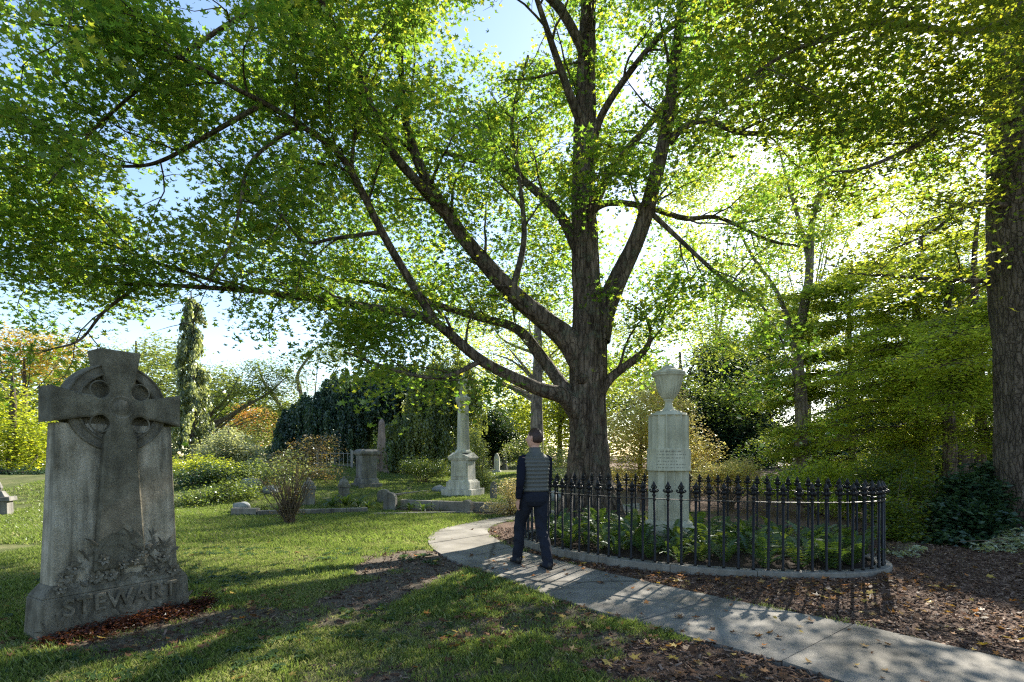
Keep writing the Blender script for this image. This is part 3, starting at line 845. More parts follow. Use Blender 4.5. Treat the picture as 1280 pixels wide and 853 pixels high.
# narrow weeping spruce
sx, sy = bxy(240, 27)
spr = empty("spruce_tree", (sx, sy, GZ(sx, sy)), label="tall very narrow drooping spruce standing against the pale sky", cat="tree", group=BG)
m = MB(); m.tube(spline([(0, 0, -.1), (.05, 0, 4), (-.05, 0, 8.6)], 10), np.linspace(.16, .03, 21), 8); m.build("trunk", M['bark2'], spr, smooth=True)
cs = []
z = .35
while z < 8.4:
    for k in range(3):
        a = random.random() * 6.28
        wd = (.80 * (1 - z / 9.6) ** .5 + .10) * random.uniform(.4, 1.35)
        for q in np.linspace(.25, 1, 4):
            rr = wd * q
            for dn in np.arange(0, random.uniform(.25, .6) * q + .1, .13):
                cs.append((rr * math.cos(a), rr * math.sin(a), z - q * .25 - dn))
    z += .24
crown("crown", np.array(cs), M['spruce_needle'], 12, .06, .06, .17, 'oval', spr, .8, 1.8, tvar=.9)

# weeping beech: curtains of hanging strands
def weeping(name, label, base, domes, mat, n_str, leaf, seed, group=None):
    x, y = base; z0 = GZ(x, y)
    o = empty(name, (x, y, z0), label=label, cat="tree", group=group)
    c0 = np.array([x, y, z0])
    m = MB(); m.tube(spline([(0, 0, -.2), (.2, .3, 1.5), (0, 0, 3.0), (.3, .2, 4.5)], 6), np.linspace(.42, .15, 19), 12, .04)
    m.build("trunk", M['bark2'], o, smooth=True)
    pts = []; tn = []; tubes_ = []
    for (cx, cy, Y), (rx, ry, rz), n in domes:
        c = P(cx, cy, Y) - c0
        for g_ in range(max(6, n // 7)):
            a = random.random() * 2 * math.pi; q = math.sqrt(random.random())
            gx, gy = c[0] + rx * q * math.cos(a), c[1] + ry * q * math.sin(a)
            gt = c[2] + rz * math.sqrt(max(0, 1 - q * q)) * random.uniform(.75, 1.12) + random.uniform(-.25, .35)
            t = min(1, max(0, random.gauss(.4, .22))); gl = random.uniform(1.0, 2.9) * (.6 + q * .7)
            for k in range(14):
                b_ = random.random() * 6.28; r0 = random.uniform(.05, .42)
                dx, dy = r0 * math.cos(b_), r0 * math.sin(b_)
                top = max(.25, gt - r0 * r0 * .9)
                ln = min(gl * random.uniform(.6, 1.1), max(.2, top - .05))
                kn = int(ln / .10)
                for i in range(kn):
                    s_ = i / max(1, kn); g2 = min(1, .25 + s_ * 3)
                    for rep_ in range(2):
                        pts.append((gx + dx * g2 + random.gauss(0, .045), gy + dy * g2 + random.gauss(0, .045), top - ln * s_ + random.gauss(0, .03)))
                        tn.append(t)
        for k in range(5):
            a = random.random() * 6.28
            e = np.array([c[0] + rx * .7 * math.cos(a), c[1] + ry * .7 * math.sin(a), c[2] + rz * .45])
            q = spline([(0, 0, 2.6), ((0 + e[0]) / 2, (0 + e[1]) / 2, (2.6 + e[2]) / 2 + .2), e], 5)
            tubes_.append((q, np.linspace(.09, .02, len(q)), 5))
    tubes_obj("limbs", tubes_, M['bark2'], o)
    V, F, T = leaf_arrays(np.array(pts), leaf, 'oval', .9, np.array(tn), 1.8)
    cr = put("crown", fast_mesh("crown", V, F, T, M[mat]), o); cr["kind"] = "stuff"
    return o
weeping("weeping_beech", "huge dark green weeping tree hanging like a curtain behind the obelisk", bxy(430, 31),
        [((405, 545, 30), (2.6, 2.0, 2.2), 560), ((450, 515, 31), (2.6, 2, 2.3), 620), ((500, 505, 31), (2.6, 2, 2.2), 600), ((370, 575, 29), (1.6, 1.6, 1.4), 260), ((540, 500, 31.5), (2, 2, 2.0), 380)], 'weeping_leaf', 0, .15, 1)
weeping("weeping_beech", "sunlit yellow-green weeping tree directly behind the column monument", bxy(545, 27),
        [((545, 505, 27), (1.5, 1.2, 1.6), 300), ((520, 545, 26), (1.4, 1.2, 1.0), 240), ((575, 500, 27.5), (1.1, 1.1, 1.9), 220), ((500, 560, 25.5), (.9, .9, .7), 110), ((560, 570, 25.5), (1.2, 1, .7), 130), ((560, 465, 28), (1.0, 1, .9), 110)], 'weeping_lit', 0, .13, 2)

tree("pine_tree", "dark blue-green rounded evergreen just right of the column monument", bxy(615, 32), 3.2, .3,
     [((612, 530, 32), (1.5, 1.4, 1.3), 110), ((600, 555, 32), (1.2, 1.2, .9), 60), ((625, 550, 32), (1.1, 1.1, 1.0), 60)], 'dark_needle', 60, .3, .18, .15, group=BG)
tree("tulip_tree", "tall tree with a thick straight pale trunk behind the walking man", bxy(671, 26), 8.5, .62,
     [((640, 440, 27), (2.6, 2, 1.4), 50), ((690, 430, 27), (2.4, 2, 1.6), 44), ((620, 480, 29), (1.8, 1.5, .9), 40), ((660, 380, 27), (3.0, 2.5, 1.2), 34), ((560, 430, 28), (2.2, 2, 1.0), 34)], 'backlit_leaf', 42, .45, .2, .17, 'tri', 'bark_pale', group=BG)
tree("birch_tree", "yellow-green backlit tree beyond the walking man's head", bxy(700, 38), 6, .35,
     [((690, 520, 38), (2.6, 2, 2.4), 120), ((645, 520, 39), (2.2, 2, 1.6), 60), ((730, 500, 38), (2.4, 2, 3), 110), ((600, 480, 44), (3, 2, 2.5), 90), ((780, 440, 44), (3, 2, 3), 110), ((680, 400, 46), (4, 2, 3), 110), ((590, 400, 46), (3.5, 2, 2.5), 80), ((670, 570, 37), (2.6, 1.5, .8), 60)], 'lime_leaf', 50, .5, .25, .19, group=BG)
tree("japanese_maple", "golden pink-tinged small tree glowing between the maple trunk and the urn monument", bxy(800, 19), 2.6, .16,
     [((800, 540, 19), (1.35, 1.1, 1.1), 140), ((830, 520, 19.5), (1.2, 1, 1.0), 90), ((870, 560, 19), (.9, .9, .7), 60), ((785, 585, 18.5), (1.0, 1, .6), 60), ((820, 495, 20), (.9, .9, .6), 40), ((850, 590, 18), (1.2, 1, .5), 50)], 'gold_leaf', 44, .24, .10, .10, 'tri', bark='bark2')
tree("linden_tree", "bright yellow-green tree seen through the maple limbs right of the trunk", bxy(850, 30), 6.5, .4,
     [((800, 410, 30), (2.0, 2, 1.5), 40), ((850, 470, 29), (2.2, 2, 1.2), 50), ((900, 430, 30), (2.4, 2, 1.1), 34), ((780, 470, 29), (1.8, 1.6, 1.4), 50), ((930, 500, 30), (2, 1.5, 1.6), 60)], 'backlit_leaf', 40, .45, .2, .16, 'tri', group=BG)
for px, Y, top, sc in ((880, 34, 425, 1.0), (925, 32, 440, .9), (960, 36, 400, 1.1), (905, 42, 415, 1.2), (1120, 23, 470, 1.0), (1185, 25, 430, 1.1), (1065, 27, 455, 1.0)):
    x, y = bxy(px, Y); z0 = GZ(x, y); ht = P(px, top, Y)[2] - z0
    lab = {880: "dark blue-green pine just right of the urn", 925: "dark pine standing over the yellow bush", 960: "dark pine behind the slender grey trunk on the right", 905: "farthest and tallest of the dark pines", 1120: "dark pine in the shade left of the trail", 1185: "dark pine straight above the trail", 1065: "dark pine behind the right end of the fence"}[px]
    o = empty("pine_tree", (x, y, z0), label=lab, cat="tree", group="dark pines behind the fence")
    m = MB(); m.tube(spline([(0, 0, -.1), (.05, 0, ht * .5), (0, 0, ht * .97)], 8), np.linspace(.22 * sc, .04, 17), 8); m.build("trunk", M['bark2'], o, smooth=True)
    cs = []; zz = .4
    while zz < ht:
        wd = 2.1 * sc * (1 - zz / ht) ** .7 + .15
        for k in range(int(5 + 5 * wd)):
            a = random.random() * 6.28; rr = wd * math.sqrt(random.random())
            cs.append((rr * math.cos(a), rr * math.sin(a), zz - rr * .2 + random.uniform(-.1, .1)))
        zz += .38
    crown("crown", np.array(cs), M['dark_needle'], 46, .32, .12, .30, 'needle', o, .6, .3)

tree("tulip_tree", "tallest pale-leaved tree showing between the forks of the slender grey tree", bxy(1010, 46), 17, .5,
     [((1000, 300, 46), (4.0, 3, 2.6), 70), ((1060, 250, 46), (4, 3, 3.0), 100), ((960, 380, 46), (4, 3, 3), 110), ((1100, 330, 46), (4, 3, 3), 90), ((1010, 420, 45), (3.5, 2, 2.5), 80), ((1040, 180, 46), (3, 3, 2), 60), ((1150, 240, 46), (4, 3, 3), 90), ((1210, 290, 45), (4, 3, 3), 80), ((980, 240, 47), (3, 3, 2.4), 60), ((1120, 170, 47), (3.5, 3, 2), 50)], 'backlit_leaf', 46, .7, .3, .26, group=BG)
tree("tulip_tree", "tall pale-leaved tree with its crown between the urn and the slender grey tree", bxy(895, 44), 13, .45,
     [((905, 340, 44), (2.6, 2.5, 1.8), 44), ((870, 300, 44), (2.2, 2, 1.3), 30), ((860, 400, 44), (3.2, 2.5, 2.0), 80), ((940, 250, 44), (2.4, 2, 1.6), 50), ((860, 240, 45), (2.6, 2, 1.8), 56), ((900, 205, 45), (2.6, 2, 1.3), 36), ((920, 440, 43), (3, 2, 1.6), 70)], 'backlit_leaf', 46, .7, .3, .25, group=BG)
x16 = bxy(1001, 18)
tree("ash_tree", "tall slender forked grey tree rising behind the right part of the fence", x16, 0, .4,
     [((960, 300, 18), (1.5, 1.5, 1.0), 50), ((1010, 200, 17), (1.8, 1.6, 1.0), 70), ((930, 360, 17.5), (1.2, 1.4, .8), 44), ((1040, 260, 17), (1.2, 1.2, 1.2), 50), ((900, 420, 18), (.9, 1.2, .6), 30), ((960, 420, 18.5), (1.2, 1.2, .8), 50),
      ((1060, 380, 17.5), (1.3, 1.2, 1.6), 80), ((950, 480, 19), (1.3, 1, .7), 50), ((1010, 500, 19), (1.2, 1, .6), 50), ((900, 330, 18), (.7, 1, .4), 14), ((960, 120, 17), (2, 2, 1.5), 70), ((980, 560, 19), (1.6, 1, .5), 60)],
     'maple_leaf', 30, .3, .13, .11, 'tri', bark='bark_pale', forks=[([(1001, 610), (1001, 575), (1001, 502), (996, 436), (1004, 390), (1011, 349), (1014, 291), (1022, 250), (1045, 200), (1060, 150)], [18] * 10, [17, 15, 15, 14, 12, 10, 8, 7, 4, 2]),
     ([(996, 440), (985, 400), (968, 360), (940, 320), (920, 280)], [18] * 5, [10, 7, 5, 4, 2]), ([(1012, 330), (1000, 280), (985, 230), (970, 170)], [18] * 4, [7, 5, 4, 2])])

# layered understorey on the right
def layered(name, label, base, th, tw, lays, mat, size=.1, group=None, per=26):
    x, y = base; z0 = GZ(x, y)
    o = empty(name, (x, y, z0), label=label, cat="tree", group=group); c0 = np.array([x, y, z0])
    V, F, p, r = bark_tube([(0, 0, -.1), (.05, .05, th * .4), (-.05, .1, th * .8), (0, 0, th)], [tw, tw * .8, tw * .5, tw * .2], 14, tw * .06, 8, 3)
    put("trunk", fast_mesh("trunk", V, F, mat=M['bark'], smooth=True), o)
    cs = []; tb_ = []
    for (cx, cy, Y), L in lays:
        e = P(cx, cy, Y) - c0
        s_ = np.array([0, 0, min(th * .95, max(.4, e[2] + .35))])
        mid = (s_ + e) / 2 + np.array([0, 0, .2])
        q = spline([s_, mid, e], 8)
        tb_.append((q, np.linspace(tw * .28, .008, len(q)), 5))
        dr = e - s_; dr /= np.linalg.norm(dr); hh = np.cross(dr, [0, 0, 1]); hh /= np.linalg.norm(hh) + 1e-9
        for i in range(4, len(q)):
            t = (i - 3) / (len(q) - 3)
            for k in (-1, 1):
                wl = L * (1.05 - .55 * t) * random.uniform(.6, 1.1)
                en = q[i] + hh * k * wl + dr * wl * .5 + np.array([0, 0, -.12 * wl])
                tb_.append((np.array([q[i], (q[i] + en) / 2 + (0, 0, .04), en]), np.array([.012, .008, .003]), 3))
                for f in (.25, .5, .75, 1.0):
                    cs.append(q[i] + (en - q[i]) * f + rng.standard_normal(3) * .05)
            cs.append(q[i])
    tubes_obj("limbs", tb_, M['bark'], o)
    crown("crown", np.array(cs), M[mat], per, .17, .045, size, 'oval', o, .35, .15)
    return o
def lay_set(x0, x1, y0, y1, Y0, Y1, n, L, bx):
    out = []
    for k in range(n):
        out.append(((random.uniform(x0, x1), y0 + (y1 - y0) * (k + random.random()) / n, random.uniform(Y0, Y1)), random.uniform(L * .7, L * 1.2)))
    return out
layered("hemlock_tree", "layered yellow-green understorey tree between the slender grey tree and the great right-hand trunk", bxy(1150, 15.5), 7.6, .16,
        lay_set(1020, 1130, 330, 590, 13.5, 15.5, 15, 1.0, 0) + lay_set(1130, 1240, 270, 560, 13.5, 16.5, 15, 1.0, 0), 'hemlock_leaf', .095, per=16)
layered("hemlock_tree", "nearer layered tree close beside the great right-hand trunk", bxy(1225, 12.5), 7.2, .13,
        lay_set(1130, 1235, 400, 520, 10.5, 12.5, 9, .75, 0) + lay_set(1225, 1330, 330, 560, 11, 13.5, 9, .9, 0), 'hemlock_leaf', .085, per=20)
layered("hemlock_tree", "spreading yellow-green tree just behind the right end of the fence", bxy(1065, 19.5), 7.5, .14,
        lay_set(960, 1150, 330, 620, 17, 20, 26, 1.3, 0), 'backlit_leaf', .12, per=22)
tree("maple_tree", "tall backlit yellow-green tree far behind the layered trees on the right", bxy(1130, 28), 9, .4,
     [((1080, 450, 28), (3, 2, 2.4), 110), ((1150, 420, 28), (3, 2, 2.6), 100), ((1210, 450, 27), (2.5, 2, 3.0), 100), ((1110, 530, 27), (3.0, 2, 1.6), 110), ((1250, 380, 28), (3, 2, 3.0), 80)], 'backlit_leaf', 40, .45, .18, .17, group=BG)
tree("maple_tree", "deep green tree closing the view at the right edge of the woods", bxy(1300, 20), 8, .4,
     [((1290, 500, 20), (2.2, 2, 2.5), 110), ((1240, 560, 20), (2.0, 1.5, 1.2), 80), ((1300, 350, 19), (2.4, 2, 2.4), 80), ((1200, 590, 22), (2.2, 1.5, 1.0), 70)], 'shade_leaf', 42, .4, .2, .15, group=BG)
for px, Y, wd, lab in ((1184, 14, .3, "dark bare tree trunk in the shade right of the trail"), (1207, 17, .55, "thick shaded trunk with bluish bark deep behind the rhododendron"), (1163, 19, .2, "thin dark trunk in the gap above the trail")):
    x, y = bxy(px, Y)
    o = empty("tree", (x, y, GZ(x, y)), label=lab, cat="tree", group="dark trunks above the trail")
    V, F, p, r = bark_tube([(0, 0, -.1), (.06, 0, 2), (-.05, .1, 4), (.1, 0, 6)], [wd * .6, wd * .5, wd * .4, wd * .25], 18, .02, 8, px)
    put("trunk", fast_mesh("trunk", V, F, mat=M['bark'], smooth=True), o)
    crown("crown", blob_centres([((0, 0, 5.6), (1.3, 1.2, 1.0), 50)]), M['shade_leaf'], 30, .3, .12, .12, 'oval', o)

# great trunk at the right edge, its boughs come in overhead
RY = 9.6
rx0 = (1290 - 640) / FP * RY
big = empty("pine_tree", (rx0, RY, GZ(rx0, RY)), label="massive straight grey-brown tree trunk cut by the right edge of the picture", cat="tree")
invb = np.array([rx0, RY, GZ(rx0, RY)])
pts, rad = limb_px([(1292, 690), (1292, 655), (1290, 600), (1288, 520), (1286, 400), (1283, 260), (1280, 100), (1278, 0), (1276, -200), (1274, -400)], [RY] * 10, [100, 76, 70, 70, 74, 78, 74, 70, 60, 46])
V, F, p, r = bark_tube(pts - invb, rad, 110, .022, 16, 4)
put("trunk", fast_mesh("trunk", V, F, mat=M['bark2'], smooth=False), big)
bl = []
for a, b, c in (([(1275, 20), (1200, 40), (1100, 30), (1000, 60), (930, 100)], [9.4, 8.9, 8.3, 7.8, 7.4], [14, 10, 8, 6, 3]),
                ([(1275, 150), (1210, 140), (1150, 180), (1080, 210), (1040, 215)], [9.4, 9.0, 8.6, 8.3, 8.1], [10, 8, 6, 4, 2]),
                ([(1272, -60), (1180, -60), (1080, -70), (980, -40)], [9.4, 8.2, 7.2, 6.4], [16, 12, 8, 4]),
                ([(1275, 260), (1215, 255), (1165, 290), (1120, 310)], [9.5, 9.3, 9.0, 8.8], [8, 6, 4, 2]),
                ([(1275, 355), (1235, 352), (1180, 350), (1110, 345), (1060, 342)], [9.6, 9.9, 10.2, 10.6, 10.9], [8, 6, 5, 4, 2]),
                ([(1285, 80), (1330, 100), (1400, 60), (1500, 60)], [9.0, 8.2, 7.4, 6.8], [12, 9, 6, 3])):
    pp, rr = limb_px(a, b, c)
    V, F, p, r = bark_tube(pp - invb, rr, 12, .004, 8, 2)
    put("limb", fast_mesh("limb", V, F, mat=M['bark'], smooth=True), big)
    bl.append((p, r))
tb2, cl2 = grow(bl, .4, (.9, 2.0), .3, (.3, .7), .15, .1)
tubes_obj("twigs", tb2, M['bark'], big)
ex2 = blob_centres([(P(1230, 20, 8.0) - invb, (1.4, 1.2, .7), 70), (P(1100, 130, 8.6) - invb, (1.5, 1.2, .6), 70), (P(1010, 20, 7.6) - invb, (1.5, 1.5, .7), 70), (P(1230, 230, 9.6) - invb, (.9, .8, .4), 24), (P(1180, 60, 8.2) - invb, (1.7, 1.5, .8), 90), (P(1050, 80, 8.5) - invb, (1.7, 1.5, .8), 90), (P(1120, -120, 7) - invb, (2.5, 2.2, .9), 120), (P(1180, 180, 9.2) - invb, (1.1, 1, .5), 44),
                    (P(1000, 130, 9) - invb, (1.0, 1, .5), 36), (P(1250, 120, 8) - invb, (.8, 1, .9), 40)])
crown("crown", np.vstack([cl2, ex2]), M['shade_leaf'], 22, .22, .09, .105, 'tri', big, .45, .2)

# far woods that close the horizon
cs = []
for k in range(2300):
    a = random.uniform(-1.25, 1.25)
    d = random.uniform(58, 75)
    px_, py_ = d * math.sin(a), d * math.cos(a)
    hh = 9 + 4 * math.sin(a * 9) + 2 * math.sin(a * 23)
    if -.55 < a < -.22: hh *= .62
    cs.append((px_, py_, hh * random.random() ** .6))
fw = crown("far_woods", np.array(cs), M['green_leaf'], 44, 1.3, .8, .62, 'oval', None, .7)
fw["kind"] = "stuff"; fw["label"] = "distant band of mixed woodland closing the horizon"; fw["category"] = "woodland"

# ------------------------------------------------------------------ shrubs
def shrub(name, label, base, blobs, mat, per, sh, sv, size, shape='oval', stems=6, group=None, tilt=.7, droop=0.0, cat="shrub", stemmat='stem'):
    x, y = base; z0 = GZ(x, y)
    o = empty(name, (x, y, z0), label=label, cat=cat, group=group); c0 = np.array([x, y, z0])
    bl = []
    m = MB()
    for c, r, n in blobs:
        cc = P(*c) - c0
        bl.append((cc, r, n))
        for k in range(stems):
            e = cc + rng.standard_normal(3) * np.array(r) * .5
            e[2] = max(e[2], .08)
            q = spline([(random.uniform(-.1, .1), random.uniform(-.08, .08), -.05), e * .5 + (random.gauss(0, .05), random.gauss(0, .05), .08 * random.uniform(-.5, 1.5)), e + (random.gauss(0, .06), 0, random.gauss(0, .05))], 5)
            m.tube(q, np.linspace(.018, .004, len(q)), 4, cap=False)
    b = m.build("stems", M[stemmat], o, smooth=True); b["kind"] = "stuff"
    cc = blob_centres(bl)
    gz = terrain(cc[:, 0] + x, cc[:, 1] + y) - z0
    cc[:, 2] = np.maximum(cc[:, 2], gz + .04)
    crown("foliage", cc, M[mat], per, sh, sv, size, shape, o, tilt, droop)
    return o
SG = "shrubs on the bank left of the monuments"
shrub("juniper_shrub", "broad low dark green shrub nearest the lawn on the left bank", bxy(255, 15.2), [((250, 625, 15.2), (.9, .6, .28), 90), ((275, 615, 15.6), (.8, .6, .3), 60), ((300, 612, 15.8), (.7, .5, .3), 40)], 'green_leaf', 34, .13, .07, .07, group=SG)
shrub("azalea_shrub", "purplish dark shrub beside the cross gravestone", bxy(240, 17.5), [((240, 600, 17.5), (.8, .6, .4), 60), ((262, 590, 17.8), (.7, .6, .35), 40)], 'rhodo_leaf', 34, .15, .08, .08, group=SG)
shrub("azalea_shrub", "pale yellow-green shrub under the narrow spruce", bxy(245, 20), [((245, 582, 20), (1.1, .8, .45), 90), ((275, 585, 20.5), (.8, .7, .4), 50)], 'lime_leaf', 36, .16, .08, .08, group=SG)
shrub("rhododendron", "rounded mid-green shrub behind the low granite kerb", bxy(290, 18.2), [((290, 596, 18.2), (1.0, .8, .5), 90), ((320, 590, 18.5), (.7, .7, .45), 50)], 'green_leaf', 34, .16, .09, .09, group=SG)
shrub("spirea_shrub", "loose yellow-green shrub above the grey boulders", bxy(345, 17.5), [((345, 590, 17.5), (1.0, .7, .45), 70), ((325, 608, 16.8), (.8, .6, .35), 50), ((362, 575, 18), (.6, .5, .4), 30)], 'pale_leaf', 24, .16, .09, .075, group=SG)
shrub("spirea_shrub", "open golden-brown shrub in front of the dark weeping tree", bxy(385, 20), [((375, 570, 20), (.9, .7, .6), 60), ((400, 560, 20.5), (.8, .6, .7), 50), ((352, 575, 20), (.6, .6, .4), 30), ((400, 590, 19.5), (1, .6, .3), 40)], 'twig_leaf', 22, .15, .09, .08, group=SG)
shrub("barberry_shrub", "leggy reddish-brown twiggy shrub standing alone on the lawn", bxy(362, 11.6), [((362, 638, 11.6), (.30, .25, .18), 60), ((366, 612, 11.6), (.42, .35, .2), 34), ((345, 600, 11.6), (.4, .3, .14), 16), ((385, 590, 11.7), (.35, .3, .2), 14), ((357, 580, 11.7), (.35, .3, .15), 10)], 'twig_leaf', 13, .08, .05, .04, stems=15, stemmat='stem')
shrub("boxwood_shrub", "dense rounded green bush left of the column monument", bxy(527, 21), [((520, 583, 21), (.7, .5, .42), 80), ((545, 585, 21), (.6, .5, .4), 60)], 'green_leaf', 46, .13, .1, .06)
shrub("arborvitae_shrub", "upright conical evergreen bush right of the column monument", bxy(600, 18.2), [((598, 590, 18.2), (.5, .45, .5), 90), ((596, 565, 18.3), (.36, .32, .45), 60), ((592, 545, 18.4), (.2, .2, .35), 26), ((608, 600, 18), (.4, .4, .3), 40)], 'pale_leaf', 42, .1, .12, .07, 'needle', tilt=1.0)
shrub("spirea_shrub", "pinkish-white flowering shrub at the right end of the low wall, beside the man", bxy(640, 13.4), [((640, 612, 13.4), (.35, .3, .28), 50), ((628, 632, 13.2), (.45, .3, .14), 44), ((650, 625, 13.6), (.4, .3, .25), 40)], 'pink_leaf', 26, .1, .06, .055)
shrub("boxwood_shrub", "small round green shrub in the shade behind the man's shoulder", bxy(700, 22), [((700, 575, 22), (.9, .7, .5), 60), ((655, 560, 25), (1.2, .7, .4), 60), ((690, 595, 20), (.8, .6, .4), 50)], 'pale_leaf', 36, .18, .1, .08)
hx, hy = bxy(625, 34)
shrub("hedge", "dark clipped hedge at the far end of the lawn left of the man", (hx, hy), [((610, 567, 34), (.9, .4, .3), 50), ((640, 567, 34), (.9, .4, .3), 50)], 'rhodo_leaf', 60, .2, .12, .08, cat="hedge")
shrub("forsythia_shrub", "glowing pale gold shrub behind the middle of the iron fence", bxy(910, 14.6), [((905, 590, 14.6), (.75, .6, .3), 120), ((925, 583, 14.8), (.5, .5, .25), 50), ((885, 600, 14.5), (.5, .4, .25), 50), ((940, 600, 14.4), (.5, .4, .25), 40)], 'gold_leaf', 34, .12, .05, .06, 'oval')
shrub("viburnum_shrub", "yellow-green shrub directly behind the right half of the fence", bxy(1020, 13.5), [((1010, 600, 13.5), (.9, .6, .35), 70), ((1050, 585, 13.6), (.8, .6, .4), 60), ((975, 605, 13.2), (.6, .5, .25), 40), ((1060, 625, 12.5), (.8, .5, .3), 50)], 'hemlock_leaf', 34, .16, .07, .08, 'tri')
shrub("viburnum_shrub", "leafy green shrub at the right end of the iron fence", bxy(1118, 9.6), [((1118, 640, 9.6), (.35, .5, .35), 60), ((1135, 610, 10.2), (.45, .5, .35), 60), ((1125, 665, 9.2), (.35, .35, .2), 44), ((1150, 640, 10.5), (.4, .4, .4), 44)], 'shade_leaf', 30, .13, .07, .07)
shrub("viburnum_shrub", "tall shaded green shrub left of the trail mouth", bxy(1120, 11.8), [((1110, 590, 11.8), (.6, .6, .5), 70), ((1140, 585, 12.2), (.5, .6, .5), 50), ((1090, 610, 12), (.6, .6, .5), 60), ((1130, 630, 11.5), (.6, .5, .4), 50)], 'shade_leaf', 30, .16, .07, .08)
shrub("rhododendron", "large glossy blue-green rhododendron right of the trail", bxy(1212, 9.8), [((1215, 620, 9.8), (.5, .5, .42), 120), ((1195, 650, 9.4), (.4, .45, .35), 90), ((1235, 655, 9.2), (.4, .4, .3), 80), ((1200, 680, 8.9), (.45, .35, .12), 50), ((1235, 600, 10.2), (.45, .5, .35), 60)], 'rhodo_leaf', 30, .12, .08, .11, 'oval')
shrub("hosta_plant", "pale striped low foliage at the foot of the great right-hand trunk", bxy(1262, 8.6), [((1262, 680, 8.6), (.32, .3, .10), 60), ((1285, 672, 8.7), (.4, .3, .12), 50), ((1240, 690, 8.3), (.3, .2, .05), 24)], 'silver_leaf', 14, .08, .05, .11, 'needle', cat="plant")
shrub("ground_shrub", "silvery low plants just outside the right end of the kerb", bxy(1122, 8.0), [((1122, 692, 8.0), (.22, .25, .06), 30), ((1140, 685, 8.3), (.2, .2, .05), 16)], 'silver_leaf', 12, .07, .03, .07, 'needle', cat="plant")
shrub("hedge", "dark low hedge far left under the yellow-green tree", bxy(45, 21), [((40, 628, 21), (1.0, .5, .3), 60), ((10, 632, 21), (1.0, .5, .25), 50), ((-30, 630, 21), (1.0, .5, .25), 30)], 'rhodo_leaf', 40, .16, .1, .08, cat="hedge")
shrub("boxwood_shrub", "low green mound growing inside the granite kerb", bxy(325, 13.7), [((330, 634, 13.6), (.38, .2, .07), 30)], 'green_leaf', 30, .08, .03, .035)

# ferns: thing with fronds
def frond_mesh(L, n, wid, mat, seed):
    rr = random.Random(seed)
    m = MB(); v = []; f = []; tn = []
    prev = None
    for i in range(n):
        t = i / (n - 1)
        y = L * (t - .12 * t * t); z = L * (.62 * math.sin(t * 2.1) * .75 - .05 * t)
        wl = wid * math.sin(math.pi * (t * .86 + .10)) ** .8 + .006
        t0 = 1.3 * L / n
        for s in (-1, 1):
            k = len(v)
            v += [(0, y, z), (s * wl, y + t0 * .9, z - wl * .25 + rr.uniform(-.008, .008)), (s * wl * .45, y + t0 * 1.15, z + .004), (0, y + t0 * .6, z + .002)]
            f.append((k, k + 1, k + 2, k + 3))
    me = fast_mesh("frond", np.array(v), np.array(f), np.full(len(v), rr.random()), mat)
    return me
FR = [frond_mesh(.55, 15, .085, M['fern_leaf'], k) for k in range(6)]
def fern(x, y, z, s, label, group, nf=10, meshes=FR, name="fern", lift=.25):
    o = empty(name, (x, y, z), random.random() * 6.28, label, "fern" if name == "fern" else "plant", group)
    for k in range(nf):
        ss = s * random.uniform(.75, 1.15)
        put("frond" if name == "fern" else "leaf", random.choice(meshes), o, (0, 0, 0), (random.uniform(-.1, .55) + lift * .5, random.uniform(-.15, .15), k / nf * 6.28 + random.uniform(-.25, .25)), (ss, ss, ss))
    return o
placed = []
tries = 0
while len(placed) < 84 and tries < 6000:
    tries += 1
    a = random.random() * 6.28; q = math.sqrt(random.random()) * .9
    p = EC + EA * q * math.cos(a) * ED + EB * q * math.sin(a) * EN
    if (p[0] - 2.40) ** 2 + (p[1] - 8.3) ** 2 < .55 ** 2: continue
    if any((p[0] - b[0]) ** 2 + (p[1] - b[1]) ** 2 < .27 ** 2 for b in placed): continue
    placed.append(p)
    fern(p[0], p[1], .12, random.uniform(.5, .95) * (.75 if p[1] < 7.6 and p[0] < 3 else 1), "green fern growing inside the round iron fence", "ferns inside the round iron fence", 9)
STRAP = []
for k in range(3):
    v = []; f = []
    L = .32; n = 6
    for i in range(n + 1):
        t = i / n; wv = .016 * math.sin(math.pi * (.15 + .8 * t))
        y = L * t * .8; z = L * (1.0 * t - .9 * t * t)
        v += [(-wv, y, z), (0, y, z - .004), (wv, y, z)]
    for i in range(n):
        b = i * 3
        f += [(b, b + 1, b + 4, b + 3), (b + 1, b + 2, b + 5, b + 4)]
    STRAP.append(fast_mesh("leaf", np.array(v), np.array(f), np.full(len(v), .3 + .25 * k), M['fern_leaf']))
for px, py, s, lab in ((415, 636, 1.1, "spiky green clump left of the pair of capped stone posts' kerb"), (432, 635, 1.3, "fullest spiky green clump before the second capped post"), (448, 636, 1.1, "spiky green clump right of the fullest one"), (460, 637, .9, "smallest spiky clump near the rounded end stone"),
                       (512, 639, 1.0, "leafy clump at the foot of the low wall, left one"), (528, 640, 1.0, "leafy clump at the foot of the low wall, right one")):
    x, y = GP(px, py)
    fern(x, y, GZ(x, y), s * 1.5, lab, None, 22, STRAP, "daylily_plant")

